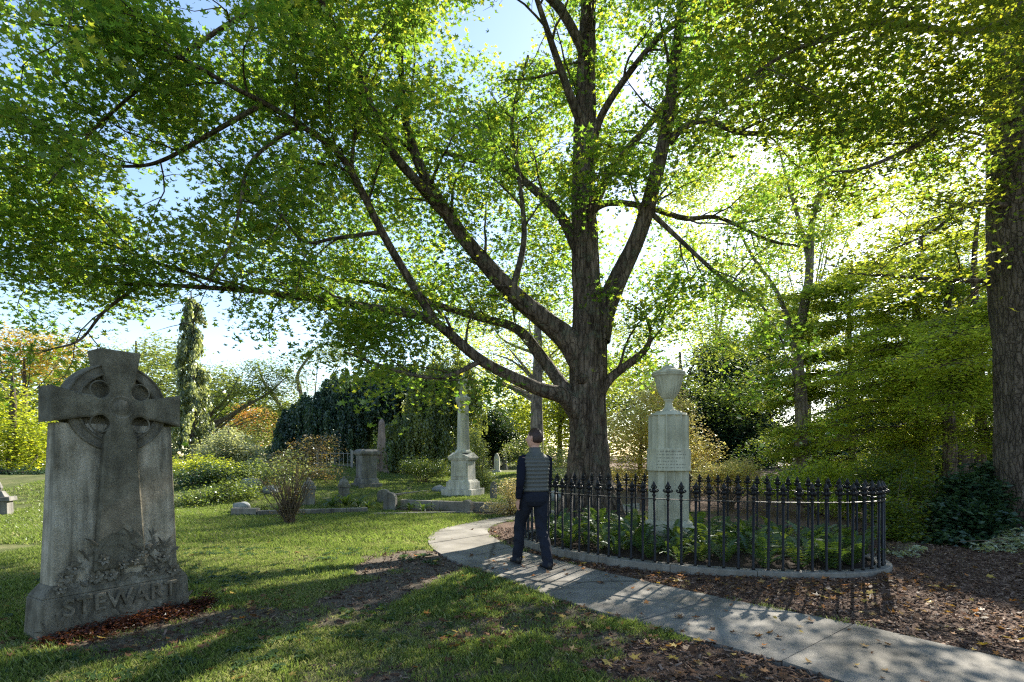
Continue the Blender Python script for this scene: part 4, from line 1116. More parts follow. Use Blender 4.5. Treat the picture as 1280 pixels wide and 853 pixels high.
# ------------------------------------------------------------------ round iron fence on its kerb
fence = empty("iron_fence", (EC[0], EC[1], 0), label="round black cast-iron fence of spear-topped bars on a granite kerb, around the urn monument", cat="fence")
e0 = np.array([EC[0], EC[1], 0])
KH = .13
nseg = 14
per_a = np.linspace(0, 2 * math.pi, 2000)
cp = np.array([ell(a) for a in per_a]); cl_ = np.concatenate([[0], np.cumsum(np.linalg.norm(np.diff(cp, axis=0), axis=1))])
PER = cl_[-1]
def ang_at(s): return float(np.interp(s % PER, cl_, per_a))
def gz_k(p): return .04 * float(sstep(1.5, 4.5, p[0]))
for k in range(nseg):
    s0, s1 = k * PER / nseg + .004, (k + 1) * PER / nseg - .004
    V = []; n = 9
    for i in range(n):
        a = ang_at(s0 + (s1 - s0) * i / (n - 1))
        for dr, z in ((.085, -.08), (.085, KH - .012), (.075, KH), (-.075, KH), (-.085, KH - .012), (-.085, -.08)):
            p = ell(a, 1, dr)
            V.append((p[0] - EC[0], p[1] - EC[1], z + .004 * math.sin(k * 1.7)))
    Fq = []
    for i in range(n - 1):
        for j in range(6):
            Fq.append((i * 6 + j, (i + 1) * 6 + j, (i + 1) * 6 + (j + 1) % 6, i * 6 + (j + 1) % 6))
    Fq.append((5, 4, 3, 2, 1, 0)); Fq.append(tuple((n - 1) * 6 + j for j in range(6)))
    MB().add(V, Fq).build("kerb_stone", M['granite'], fence)
def bar_mesh():
    m = MB(); m.lathe([(.019, KH - .01), (.019, KH + .03), (.0148, KH + .035), (.0148, .90)], 8)
    me = m.mesh("bar", True); me.materials.append(M['iron']); return me
def finial_mesh():
    m = MB()
    m.lathe([(.013, .895), (.021, .905), (.021, .92), (.013, .93), (.013, .945), (.024, .955), (.024, .968), (.012, .98), (.015, .99), (.03, 1.003), (.033, 1.02), (.022, 1.037), (.013, 1.045),
             (.018, 1.06), (.027, 1.078), (.022, 1.098), (.011, 1.12), (.002, 1.142)], 8)
    for a in (0, math.pi / 2, math.pi, 1.5 * math.pi):
        ca, sa = math.cos(a), math.sin(a)
        q = [(ca * r, sa * r, z) for r, z in ((.012, 1.0), (.04, 1.005), (.055, 1.018), (.05, 1.032), (.036, 1.03))]
        m.tube(q, [.009, .009, .010, .011, .008], 5)
        q = [(ca * r, sa * r, z) for r, z in ((.012, 1.04), (.03, 1.055), (.034, 1.07), (.02, 1.085))]
        m.tube(q, [.007, .008, .008, .004], 5)
    me = m.mesh("finial", True); me.materials.append(M['iron']); return me
BM, FM = bar_mesh(), finial_mesh()
NB = 82
for k in range(NB):
    a = ang_at(k * PER / NB + .03)
    p = ell(a)
    b = put("bar", BM, fence, (p[0] - EC[0], p[1] - EC[1], 0), (random.gauss(0, .006), random.gauss(0, .006), a + math.atan2(ED[1], ED[0])))
    put("finial", FM, b)
rp = [np.array([*(ell(a) - EC), .915]) for a in np.linspace(0, 2 * math.pi, 161)]
V, F = [], []
for i, p in enumerate(rp[:-1]):
    a = i / 160 * 2 * math.pi
    for dr, dz in ((.02, -.005), (.02, .005), (-.02, .005), (-.02, -.005)):
        q = ell(a, 1, dr); V.append((q[0] - EC[0], q[1] - EC[1], .915 + dz))
for i in range(160):
    for j in range(4):
        F.append((i * 4 + j, ((i + 1) % 160) * 4 + j, ((i + 1) % 160) * 4 + (j + 1) % 4, i * 4 + (j + 1) % 4))
MB().add(V, F).build("rail", M['iron'], fence)
# mounded soil bed inside
V = [(EC[0], EC[1], .17)]; F = []
for j, q in enumerate((.3, .6, .85, .965)):
    for i in range(60):
        p = ell(i / 60 * 2 * math.pi, q); V.append((p[0], p[1], .17 - .09 * q ** 3 + random.uniform(-.012, .012)))
for i in range(60): F.append((0, 1 + i, 1 + (i + 1) % 60))
for j in range(3):
    for i in range(60): F.append((1 + j * 60 + i, 1 + (j + 1) * 60 + i, 1 + (j + 1) * 60 + (i + 1) % 60, 1 + j * 60 + (i + 1) % 60))
tag(MB().add(V, F).build("soil_bed", M['soil'], smooth=True), "dark planted soil inside the fence", kind="structure")

# ------------------------------------------------------------------ urn monument
UX, UY = 2.39, 8.3
urn = empty("urn_monument", (UX, UY, .14), label="pale fluted marble column monument topped by a lidded urn, inside the round fence", cat="monument")
m = MB(); m.lathe([(.48, -.08), (.48, .10), (.465, .115)], 8, lambda a, r, z: r); m.build("plinth", M['granite'], urn, bevel=.008)
m = MB(); m.lathe([(.37, .11), (.385, .15), (.39, .20), (.375, .245), (.35, .262), (.345, .275), (.352, .29), (.34, .31), (.315, .325), (.30, .345)], 64)
m.build("base_moulding", M['marble'], urn, smooth=True)
NFL = 16
def flt(a, r, z):
    t = (a * NFL / (2 * math.pi)) % 1.0
    return r + .006 - .06 * math.sin(math.pi * t) ** .8
m = MB(); m.lathe([(.295, .345), (.303, .37), (.303, 1.08)], 200, flt); m.build("shaft", M['marble'], urn)
m = MB(); m.lathe([(.303, 1.42), (.303, 1.88), (.298, 1.92)], 200, flt); m.build("shaft", M['marble'], urn)
m = MB(); m.lathe([(.31, 1.08), (.325, 1.085), (.327, 1.10), (.322, 1.11), (.322, 1.405), (.326, 1.415), (.322, 1.42)], 80); band = m.build("inscription_band", M['marble'], urn, smooth=True)
M['engrave'] = mat_simple('engrave', (.10, .095, .08), .95, .1, 80, .2, .2)
m = MB(); rr_ = random.Random(4)
for row in range(6):
    z = 1.375 - row * .048
    a = -2.42 if row not in (0, 3) else -2.35
    aend = -.95 - (.35 if row in (0, 3) else 0) - rr_.random() * .2
    hgt = .026 if row == 0 else .015
    while a < aend:
        wl = rr_.randint(2, 8)
        for q in range(wl):
            h = hgt * rr_.uniform(.6, 1.15); da = .014 if row else .022
            a0, a1 = a, a + da * rr_.uniform(.25, .8)
            r0 = .3235
            v = [(r0 * math.cos(t), r0 * math.sin(t), zz) for zz in (z - h / 2, z + h / 2) for t in (a0, a1)]
            m.add(v, [(0, 1, 3, 2)])
            a += da * 1.35
        a += .05
m.build("inscription", M['engrave'], band)
m = MB(); m.lathe([(.30, 1.92), (.27, 1.925), (.265, 1.955), (.20, 1.96), (.195, 1.985), (.15, 1.99), (.10, 2.01), (.065, 2.05), (.055, 2.10), (.058, 2.14), (.08, 2.155), (.075, 2.17)], 64)
m.build("urn_foot", M['marble'], urn, smooth=True)
def uf(a, r, z):
    t = (a * 22 / (2 * math.pi)) % 1.0
    return r - (.024 * math.sin(math.pi * t) ** .8 if 2.2 < z < 2.5 else 0)
m = MB(); m.lathe([(.075, 2.17), (.11, 2.205), (.15, 2.27), (.18, 2.36), (.202, 2.45), (.21, 2.50), (.215, 2.515), (.235, 2.525), (.245, 2.545)], 176, uf)
u_ = m.build("urn", M['marble'], urn, smooth=True)
m = MB(); m.lathe([(.238, 2.545), (.25, 2.56), (.245, 2.58), (.20, 2.605), (.14, 2.625), (.11, 2.635), (.10, 2.66), (.06, 2.68), (.01, 2.69)], 64)
m.build("lid", M['marble'], u_, smooth=True)

# ------------------------------------------------------------------ celtic cross gravestone
cd = np.array([.527, .85]); base0 = np.array([-3.65, 4.196])
ctr = base0 + cd * .567 + np.array([-.85, .527]) * .165
cross = empty("celtic_cross_gravestone", (ctr[0], ctr[1], -.02), math.atan2(.85, .527), "weathered grey Celtic cross gravestone carved with lilies and the name STEWART", "gravestone")
m = MB()
def frus(m, z0, z1, w0, w1, f0, f1, b0, b1):
    v = [(-w0, -f0, z0), (w0, -f0, z0), (w0, b0, z0), (-w0, b0, z0), (-w1, -f1, z1), (w1, -f1, z1), (w1, b1, z1), (-w1, b1, z1)]
    m.add(v, [(3, 2, 1, 0), (4, 5, 6, 7), (0, 1, 5, 4), (1, 2, 6, 5), (2, 3, 7, 6), (3, 0, 4, 7)])
frus(m, 0, .345, .567, .55, .165, .158, .165, .155)
frus(m, .345, .44, .55, .482, .158, .118, .155, .115)
m.build("plinth", M['cross_face'], cross, bevel=.012)
m = MB(); frus(m, .43, 1.74, .478, .435, .116, .09, .113, .085)
m.build("slab", M['cross_stone'], cross, bevel=.01)
zc = 1.885
def arc(cx, cz, r, a0, a1, n=9): return [(cx + r * math.cos(R(a0 + (a1 - a0) * i / (n - 1))), cz + r * math.sin(R(a0 + (a1 - a0) * i / (n - 1)))) for i in range(n)]
half = [(0, .49), (.155, .49), (.108, .215)] + arc(.15, .14, .07, 130, 320) + [(.27, .098), (.487, .148), (.487, -.143), (.27, -.098)] + arc(.15, -.14, .07, 40, 230) + [(.122, -.25), (.20, -1.38), (0, -1.38)]
outl = [(x, z + zc) for x, z in half] + [(-x, z + zc) for x, z in half[::-1] if x > 0]
bm = bmesh.new()
vv = [bm.verts.new((x, -.145, z)) for x, z in outl[::-1]]
ff = bm.faces.new(vv)
bm.normal_update()
if ff.normal.y > 0: ff.normal_flip()
ex_ = bmesh.ops.extrude_face_region(bm, geom=[ff])
# back face
for v in [g for g in ex_['geom'] if isinstance(g, bmesh.types.BMVert)]: v.co.y = .11
bm.normal_update()
front = [f for f in bm.faces if abs(f.normal.y) > .9 and f.calc_center_median().y < 0]
ins = bmesh.ops.inset_region(bm, faces=front, thickness=.016, depth=-.009, use_even_offset=True)
bmesh.ops.recalc_face_normals(bm, faces=bm.faces)
me = bpy.data.meshes.new("cross"); bm.to_mesh(me); bm.free(); me.materials.append(M['cross_dark'])
cr_o = put("cross", me, cross)
b = cr_o.modifiers.new("bevel", 'BEVEL'); b.width = .004; b.segments = 2; b.limit_method = 'ANGLE'
# wheel ring, thick
m = MB(); V = []; F = []; n = 72
for k in range(n):
    a = 2 * math.pi * k / n
    for r_, y_ in ((.383, -.105), (.383, .09), (.29, .09), (.29, -.105), (.297, -.112), (.307, -.112), (.315, -.1), (.36, -.1), (.368, -.112), (.376, -.112)):
        V.append((r_ * math.cos(a), y_, zc + r_ * math.sin(a)))
q = 10
for k in range(n):
    for j in range(q):
        k2 = (k + 1) % n
        F.append((k * q + j, k * q + (j + 1) % q, k2 * q + (j + 1) % q, k2 * q + j))
m.add(V, F).build("ring", M['cross_face'], cross)
m = MB()
disc = [(.295 * math.cos(2 * math.pi * k / 48), zc + .295 * math.sin(2 * math.pi * k / 48)) for k in range(48)]
m.ext(disc, -.05, .06); m.build("infill", M['cross_dark'], cross)
for sx_ in (-1, 1):
    for sz_ in (-1, 1):
        m = MB()
        c_ = (sx_ * .15, zc + sz_ * .14)
        pts = [(c_[0] + .074 * math.cos(t), -.139, c_[1] + .074 * math.sin(t)) for t in np.linspace(0, 2 * math.pi, 25)]
        m.tube(pts, [.007] * 25, 6, cap=False); m.build("hole_rim", M['cross_face'], cross, smooth=True)
m = MB()
pts = [(.092 * math.cos(t), -.146, zc + .092 * math.sin(t)) for t in np.linspace(0, 2 * math.pi, 41)]
m.tube(pts, [.013] * 41, 8, cap=False); m.build("boss_rim", M['cross_face'], cross, smooth=True)
m = MB(); V = []; F = []
rings = 7
for j in range(rings):
    t = j / (rings - 1) * math.pi / 2
    for k in range(32):
        a = 2 * math.pi * k / 32
        V.append((.075 * math.cos(t) * math.cos(a), -.14 - .035 * math.sin(t), zc + .075 * math.cos(t) * math.sin(a)))
for j in range(rings - 1):
    for k in range(32): F.append((j * 32 + k, j * 32 + (k + 1) % 32, (j + 1) * 32 + (k + 1) % 32, (j + 1) * 32 + k))
m.add(V, F).build("boss", M['cross_face'], cross, smooth=True)

def cloc(px, py):
    r = (px - 640) / FP
    t = (-3.65 - r * 4.196) / (r * .85 - .527)
    Y = 4.196 + .85 * t
    return t - .567, H - (py - HY) / FP * Y + .02
def fy(z, x=9):   # front plane of plinth / slab at height z
    if z > .5 and abs(x) < .2: return -.148
    if z < .345: return -.165 + .007 * z / .345
    if z < .44: return -.158 + (z - .345) / .095 * .04
    return -.116 + (z - .44) / 1.3 * .026
# carved leaf and lily meshes (local x right, z up, -y out)
def carved_leaf(L, wd, bend):
    v = []; f = []; n = 6
    for i in range(n + 1):
        t = i / n; ww = wd * math.sin(math.pi * min(.98, t * .93 + .05)); x = bend * t * t * L; z = L * t
        y = -.012 - .014 * math.sin(math.pi * t)
        v += [(x - ww, .01, z), (x - ww * .5, y * .9, z), (x, y * .45, z), (x + ww * .5, y, z), (x + ww, .01, z)]
    for i in range(n):
        for j in range(4): f.append((i * 5 + j, i * 5 + j + 1, i * 5 + j + 6, i * 5 + j + 5))
    m = MB(); m.add(v, f); me = m.mesh("carved_leaf", True); me.materials.append(M['cross_face']); return me
CL = [carved_leaf(.11, .018, .35), carved_leaf(.13, .014, -.5), carved_leaf(.09, .022, .1)]
def lily(r, n=6):
    m = MB()
    for k in range(n):
        a = 2 * math.pi * k / n + .3
        ca, sa = math.cos(a), math.sin(a)
        v = []; f = []
        for i in range(5):
            t = i / 4; rr_ = r * (.12 + .88 * t); ww = r * .30 * math.sin(math.pi * min(.97, t * .85 + .12))
            y = -.012 - .03 * math.sin(t * 2.4) * (1 - .3 * t)
            for s_ in (-1, 0, 1):
                X = rr_ * ca - s_ * ww * sa; Z = rr_ * sa + s_ * ww * ca
                v.append((X, y + (.012 if s_ == 0 else 0), Z))
        for i in range(4):
            for j in range(2): f.append((i * 3 + j, i * 3 + j + 1, i * 3 + j + 4, i * 3 + j + 3))
        m.add(v, f)
    m.tube([(0, 0, 0), (0, -.03, 0), (.004, -.045, .004)], [.012, .01, .006], 6)
    me = m.mesh("flower", True); me.materials.append(M['cross_face']); return me
LM = [lily(.062), lily(.05, 5)]
for i, (px, py) in enumerate([(96, 711), (153, 705), (122, 722), (177, 690), (206, 696), (189, 715), (140, 719), (73, 738), (84, 722), (168, 700), (219, 712), (130, 700)]):
    x, z = cloc(px, py)
    x = max(-.43, min(.43, x))
    put("flower", LM[i % 2], cross, (x, fy(z, x) - .006, z), (random.uniform(-.2, .2), random.random() * 6.28, random.uniform(-.2, .2)))
rl = random.Random(8)
cnt = 0
while cnt < 125:
    x = rl.uniform(-.53, .53)
    top = .80 - 1.25 * (x - .1) ** 2 - (.12 if x < -.3 else 0)
    z = rl.uniform(.06, top)
    if .10 < z < .37 and (z > .14 or rl.random() < .5): continue
    if z > .33 and abs(x) > .44: continue
    lf = CL[rl.randrange(3)]
    s_ = rl.uniform(.65, 1.15)
    put("carved_leaf", lf, cross, (x, fy(z, x) + .003, z), (rl.uniform(-.12, .12), rl.uniform(-1.2, 1.2), 0), (s_, s_ * .6, s_)); cnt += 1
# name
tc = bpy.data.curves.new("lettering", 'FONT'); tc.body = "STEWART"; tc.size = .20; tc.extrude = .009; tc.bevel_depth = .004; tc.space_character = 1.12; tc.align_x = 'CENTER'
to = link(bpy.data.objects.new("lettering_src", tc))
dg = bpy.context.evaluated_depsgraph_get()
tm = bpy.data.meshes.new_from_object(to.evaluated_get(dg))
bpy.data.objects.remove(to)
tm.name = "lettering"; tm.materials.clear(); tm.materials.append(M['cross_face'])
xw = [v.co.x for v in tm.vertices]; wdt = max(xw) - min(xw)
lt = put("lettering", tm, cross, (.01, -.169, .19), (R(90), 0, 0), (.86 / wdt, .95, 1))

# red-brown litter plants at its foot
cs = []
for k in range(260):
    t = random.random(); q = abs(random.gauss(0, .10))
    p = base0 + cd * (t * 1.35 - .05) + np.array([.85, -.527]) * (q + .02)
    hgt = .07 * math.exp(-q * 6) * (.3 + t)
    cs.append((p[0], p[1], random.uniform(.01, .04 + hgt)))
rlt = crown("ground_plant", np.array(cs), M['red_litter'], 26, .05, .018, .03, 'oval', None, 1.0)
tag(rlt, "tangle of dark red creeping plants at the foot of the cross gravestone", "plant", kind="stuff")

# ------------------------------------------------------------------ monuments in the middle distance
def at(px, Y): 
    x, y = bxy(px, Y); return (x, y, GZ(x, y))
cm = empty("column_monument", at(579, 16.8), R(-20), "tall white column monument with a small robed figure on top, on the terrace lawn", "monument")
m = MB(); m.box(-.5, .5, -.5, .5, -.1, .22); m.build("plinth", M['white_stone'], cm, bevel=.01)
m = MB(); m.box(-.4, .4, -.4, .4, .22, .44, .97); m.box(-.36, .36, -.36, .36, .44, .50, .9); m.build("base", M['white_stone'], cm, bevel=.012)
m = MB(); m.box(-.29, .29, -.29, .29, .50, 1.10, .97); die = m.build("die", M['white_stone'], cm, bevel=.008)
m = MB(); m.box(-.25, .25, -.312, .312, .60, 1.02, .98); m.build("panel", M['white_stone'], die, bevel=.006)
m = MB(); m.box(-.33, .33, -.33, .33, 1.10, 1.16, 1.08)
m.ext([(-.36, 1.16), (.36, 1.16), (.36, 1.20), (0, 1.33), (-.36, 1.20)], -.355, .355)
v = [(-.354, -.36, 1.161), (-.354, .36, 1.161), (.354, .36, 1.161), (.354, -.36, 1.161)]
m2 = MB(); m2.ext([(-.36, 1.16), (.36, 1.16), (.36, 1.20), (0, 1.33), (-.36, 1.20)], -.352, .352)
mm = m2.v[0][:, [1, 0, 2]]; m.add(mm, [f[::-1] for f in m2.f])
m.build("cornice", M['white_stone'], cm)
m = MB(); m.lathe([(.27, 1.31), (.27, 1.36), (.23, 1.40), (.205, 1.44), (.205, 1.55), (.175, 2.75), (.19, 2.80)], 8, lambda a, r, z: r)
m.build("shaft", M['white_stone'], cm, bevel=.006)
m = MB(); m.lathe([(.19, 2.80), (.21, 2.83), (.24, 2.90), (.25, 2.96), (.25, 3.02), (.20, 3.04), (.13, 3.06), (.12, 3.12)], 8)
m.build("capital", M['white_stone'], cm, bevel=.006)
m = MB(); m.lathe([(.11, 3.12), (.115, 3.2), (.10, 3.35), (.085, 3.48), (.10, 3.58), (.105, 3.62), (.05, 3.66), (.035, 3.68), (.05, 3.71), (.055, 3.745), (.045, 3.78), (.015, 3.80)], 16, lambda a, r, z: r * (1 + .08 * math.sin(5 * a) * (z < 3.5)))
m.tube([(-.09, 0, 3.60), (-.13, -.03, 3.48), (-.06, -.09, 3.44)], [.032, .028, .02], 8); m.tube([(.09, 0, 3.60), (.13, -.03, 3.50), (.10, -.10, 3.62)], [.032, .028, .02], 8)
m.build("statue", M['white_stone'], cm, smooth=True)

pt = empty("pedestal_tomb", at(458, 19.4), R(38), "square grey granite pedestal tomb with a moulded cap, left of the obelisk", "monument")
m = MB(); m.box(-.42, .42, -.42, .42, -.1, .12); m.build("plinth", M['dark_granite'], pt, bevel=.01)
m = MB(); m.box(-.34, .34, -.34, .34, .12, .30, .9); m.build("base_moulding", M['dark_granite'], pt, bevel=.015)
m = MB(); m.box(-.28, .28, -.28, .28, .30, 1.10, .96); m.build("die", M['dark_granite'], pt, bevel=.008)
m = MB(); m.box(-.29, .29, -.29, .29, 1.10, 1.16, 1.15); m.box(-.36, .36, -.36, .36, 1.16, 1.25, 1.0); m.box(-.35, .35, -.35, .35, 1.251, 1.33, .72); m.build("cap", M['dark_granite'], pt, bevel=.01)

ob = empty("obelisk", at(477, 25), R(15), "brown stone obelisk behind the pedestal tomb", "monument")
m = MB(); m.box(-.32, .32, -.32, .32, -.1, .12); m.box(-.26, .26, -.26, .26, .12, .75, .97); m.build("pedestal", M['brown_stone'], ob, bevel=.01)
m = MB(); m.box(-.28, .28, -.28, .28, .751, .84, 1.12); m.box(-.25, .25, -.25, .25, .841, .98, .85); m.build("cornice", M['brown_stone'], ob, bevel=.01)
m = MB(); m.box(-.20, .20, -.20, .20, .98, 2.25, .68); m.box(-.136, .136, -.136, .136, 2.25, 2.48, .05); m.build("shaft", M['brown_stone'], ob, bevel=.006)

# lot fence behind
fl = empty("lot_fence", at(397, 24.7), 0, "low grey iron lot fence in front of the weeping tree", "fence")
f0 = np.array(at(397, 24.7)); f1 = np.array(at(440, 25.2)); f2 = np.array(at(512, 26.5))
for a, b, mt in ((f0, f1, 'iron_grey'), (f1, f2, 'iron')):
    Ln = np.linalg.norm(b - a); n = int(Ln / .17)
    dirr = (b - a) / n
    for k in range(n + 1):
        p = a + dirr * k - f0
        m = MB(); w2 = .012 if k % 9 else .05
        m.box(p[0] - w2, p[0] + w2, p[1] - w2, p[1] + w2, p[2] - .1, p[2] + (.72 if k % 9 else .82), 1)
        m.build("post" if k % 9 == 0 else "bar", M['iron_grey'] if (k % 9 == 0 or mt == 'iron_grey') else M['iron'], fl)
    for h in (.12, .66):
        m = MB(); m.tube([a - f0 + (0, 0, h), b - f0 + (0, 0, h)], [.016, .016], 4); m.build("rail", M[mt], fl)

def capped_post(px, Y, wd, h, label, rz=.3, z=None):
    x, y = bxy(px, Y); z = GZ(x, y) if z is None else z
    o = empty("stone_post", (x, y, z), rz, label, "stone post")
    m = MB(); m.box(-wd / 2, wd / 2, -wd / 2, wd / 2, -.1, h * .58); m.build("shaft", M['dark_granite'], o, bevel=.012)
    m = MB(); m.box(-wd * .6, wd * .6, -wd * .6, wd * .6, h * .58, h * .68, .98); m.lathe([(wd * .5, h * .68), (wd * .46, h * .78), (wd * .26, h * .88), (wd * .14, h * .91), (wd * .16, h * .95), (wd * .03, h)], 16)
    m.build("cap", M['dark_granite'], o, bevel=.006)
capped_post(386, 15.3, .32, .78, "left of two short granite posts with domed caps, behind the twiggy shrub")
capped_post(430, 15.8, .30, .76, "right of two short granite posts with domed caps, behind the spiky clumps")
def round_stone(name, px, Y, wd, dp, h, label, mat='dark_granite', rz=0, z=None, cat="stone"):
    x, y = bxy(px, Y); z = GZ(x, y) if z is None else z
    m = MB(); prof = [(-wd / 2, -.1), (wd / 2, -.1), (wd / 2, h * .62)] + [(wd / 2 * math.cos(t), h * .62 + h * .38 * math.sin(t)) for t in np.linspace(.15, math.pi - .15, 9)] + [(-wd / 2, h * .62)]
    m.ext(prof, -dp / 2, dp / 2)
    o = m.build(name, M[mat], None, bevel=.02); o.location = (x, y, z); o.rotation_euler = (0, 0, rz)
    return tag(o, label, cat)
round_stone("end_stone", 488, 14.75, .32, .3, .46, "round-topped granite end stone at the left end of the low terrace wall", z=0)
round_stone("headstone", 480, 15.9, .36, .2, .36, "small pointed granite marker just behind the wall's end stone")
def boulder(px, Y, r, label, z=None, sq=.6):
    x, y = bxy(px, Y); z = GZ(x, y) if z is None else z
    bm = bmesh.new(); bmesh.ops.create_icosphere(bm, subdivisions=3, radius=1)
    for v in bm.verts:
        c = v.co; k = 1 + .35 * (vnoise(c.x * 1.5 + px, c.y * 1.5 + c.z, 1.2) - .5)
        v.co = Vector((c.x * r * k, c.y * r * .8 * k, c.z * r * sq * k))
    me = bpy.data.meshes.new("boulder"); bm.to_mesh(me); bm.free(); me.materials.append(M['boulder'])
    o = put("boulder", me, None, (x, y, z + r * sq * .45)); return tag(o, label, "boulder")
boulder(302, 13.7, .20, "small grey boulder lying on the corner of the granite kerb plot", z=.12)
boulder(314, 17.2, .36, "largest grey boulder half hidden in the shrubs on the bank")
boulder(338, 16.6, .26, "mid-sized grey boulder right of the largest one")
boulder(549, 18.0, .22, "grey rock on the lawn left of the column monument")
boulder(556, 17.7, .18, "smaller grey rock touching the one left of the column monument")
boulder(632, 13.7, .24, "grey rock half under the pinkish shrub", z=0)
boulder(690, 16.2, .3, "grey rock seen behind the man's elbow")

# low terrace wall
wall = empty("retaining_wall", (-3.1, 14.85, 0), label="low granite retaining wall edging the terrace lawn", cat="wall")
wx = np.linspace(-3.05, -.35, 4)
for k in range(3):
    a, b = wx[k] + .006, wx[k + 1] - .006
    y0, y1 = wall_y(a), wall_y(b)
    v = [(a, y0, -.1), (b, y1, -.1), (b, y1 + .22, -.1), (a, y0 + .22, -.1), (a, y0, .245), (b, y1, .245), (b, y1 + .22, .245), (a, y0 + .22, .245)]
    v = np.array(v) - np.array([-3.1, 14.85, 0])
    MB().add(v, [(3, 2, 1, 0), (4, 5, 6, 7), (0, 1, 5, 4), (1, 2, 6, 5), (2, 3, 7, 6), (3, 0, 4, 7)]).build("block", M['granite'], wall, bevel=.012)
xb = bxy(584, 13.85)[0]
round_stone("wall_post", 584, 13.85, .27, .2, .33, "round-topped granite block standing in front of the low terrace wall", 'granite', R(-20), z=0)

# granite kerbs of the lot on the left and in front of the wall
def kerb(name, a, b, h, th, label, n, mat='granite', z=0):
    a = np.array(a); b = np.array(b)
    o = empty(name, (a[0], a[1], z), label=label, cat="kerb")
    d = (b - a) / np.linalg.norm(b - a); nn_ = np.array([-d[1], d[0]])
    for k in range(n):
        p = a + (b - a) * k / n + d * .005 - a; q = a + (b - a) * (k + 1) / n - d * .005 - a
        v = [(*p, -.1), (*q, -.1), (*(q + nn_ * th), -.1), (*(p + nn_ * th), -.1), (*p, h), (*q, h), (*(q + nn_ * th), h), (*(p + nn_ * th), h)]
        MB().add(v, [(3, 2, 1, 0), (4, 5, 6, 7), (0, 1, 5, 4), (1, 2, 6, 5), (2, 3, 7, 6), (3, 0, 4, 7)]).build("kerb_stone", M[mat], o, bevel=.01)
    return o
kerb("plot_kerb", GP(288, 646), GP(320, 646.5), .2, .18, "pale granite kerb end facing the lawn, left corner of the planted plot", 1)
kerb("plot_kerb", GP(321, 646.5), GP(460, 642), .14, .16, "long granite kerb running behind the lone twiggy shrub", 5, 'dark_granite')  # darker granite here paints in the shade of a face turned another way
kerb("plot_kerb", GP(466, 645), GP(592, 642.5), .055, .2, "flat pale granite edging between the lawn and the terrace wall", 3)
kerb("plot_kerb", (bxy(500, 17)[0], 16.6), (bxy(556, 19)[0], 19.2), .30, .1, "narrow kerb line crossing the terrace lawn to the column monument", 3, 'granite', .0)

# markers
g = empty("gravestone", at(-4, 13.2), R(25), "grey pedestal gravestone cut by the left edge of the picture", "gravestone")
m = MB(); m.box(-.26, .26, -.2, .2, -.1, .36, .96); m.build("die", M['dark_granite'], g, bevel=.01)
m = MB(); m.box(-.32, .32, -.25, .25, .36, .46, .95); m.box(-.2, .2, -.15, .15, .46, .6, .6); m.lathe([(.09, .6), (.12, .68), (.08, .78), (.02, .9)], 12); m.build("cap", M['dark_granite'], g, bevel=.008)
for px, Y, wd, h, mt, lab in ((621, 26, .28, .95, 'white_stone', "pale obelisk-shaped headstone left of the man's arm"), (606, 33, .34, .5, 'dark_granite', "dark square headstone farthest left in the shade beyond the man"),
                              (613, 34, .3, .55, 'dark_granite', "narrow dark headstone in the shade beyond the man"), (631, 29, .22, 1.0, 'dark_granite', "tall thin dark marker between the pale headstone and the man")):
    x, y = bxy(px, Y)
    o = empty("headstone", (x, y, GZ(x, y)), R(random.uniform(-20, 20)), lab, "gravestone")
    m = MB(); m.box(-wd * .7, wd * .7, -.16, .16, -.1, .12); m.build("base", M[mt], o, bevel=.01)
    m = MB(); m.ext([(-wd / 2, .12), (wd / 2, .12), (wd * .42, h * .8), (wd * .2, h * .95), (0, h), (-wd * .2, h * .95), (-wd * .42, h * .8)], -.08, .08); m.build("tablet", M[mt], o, bevel=.01)
m = MB()
round_stone("headstone", 617, 15.5, .2, .12, .5, "small dark upright stone at the right end of the terrace lawn", 'dark_granite')

# ------------------------------------------------------------------ walking man
PX, PY_ = .30, 6.98
man = None
def loftp(m, secs, n=20, capt=True):
    """secs: (x,y,z, rx, ry) rings stacked; superellipse-ish"""
    V = []; F = []
    for (x, y, z, a, b) in secs:
        for k in range(n):
            t = 2 * math.pi * k / n
            V.append((x + a * math.copysign(abs(math.cos(t)) ** .9, math.cos(t)), y + b * math.copysign(abs(math.sin(t)) ** .9, math.sin(t)), z))
    for j in range(len(secs) - 1):
        for k in range(n): F.append((j * n + k, j * n + (k + 1) % n, (j + 1) * n + (k + 1) % n, (j + 1) * n + k))
    F.append(tuple(reversed(range(n)))); F.append(tuple((len(secs) - 1) * n + k for k in range(n)))
    m.add(V, F)
def st(pts, rads, m, n=14, per=6, ell=None):
    q = spline(pts, per); r = np.interp(np.linspace(0, 1, len(q)), np.linspace(0, 1, len(rads)), rads)
    m.tube(q, r, n, ell=ell)
# local frame: facing +Y (away from camera), x right
hipL, hipR = (-.085, 0, .93), (.085, 0, .93)
kneeL, kneeR = (-.115, .24, .55), (.085, .0, .50)
ankL, ankR = (-.13, .30, .12), (.09, -.17, .09)
shL, shR = (-.165, .0, 1.41), (.165, .0, 1.41)
elL, elR = (-.228, -.05, 1.13), (.205, .07, 1.13)
haL, haR = (-.225, .03, .88), (.17, .24, .93)
m = MB()
loftp(m, [(0, 0, .84, .12, .09), (0, 0, .92, .155, .10), (0, 0, 1.05, .135, .09), (0, 0, 1.2, .155, .10), (0, 0, 1.36, .17, .10), (0, 0, 1.44, .13, .075), (0, .01, 1.485, .06, .055), (0, .015, 1.55, .052, .055), (0, .02, 1.60, .055, .06)], 24)
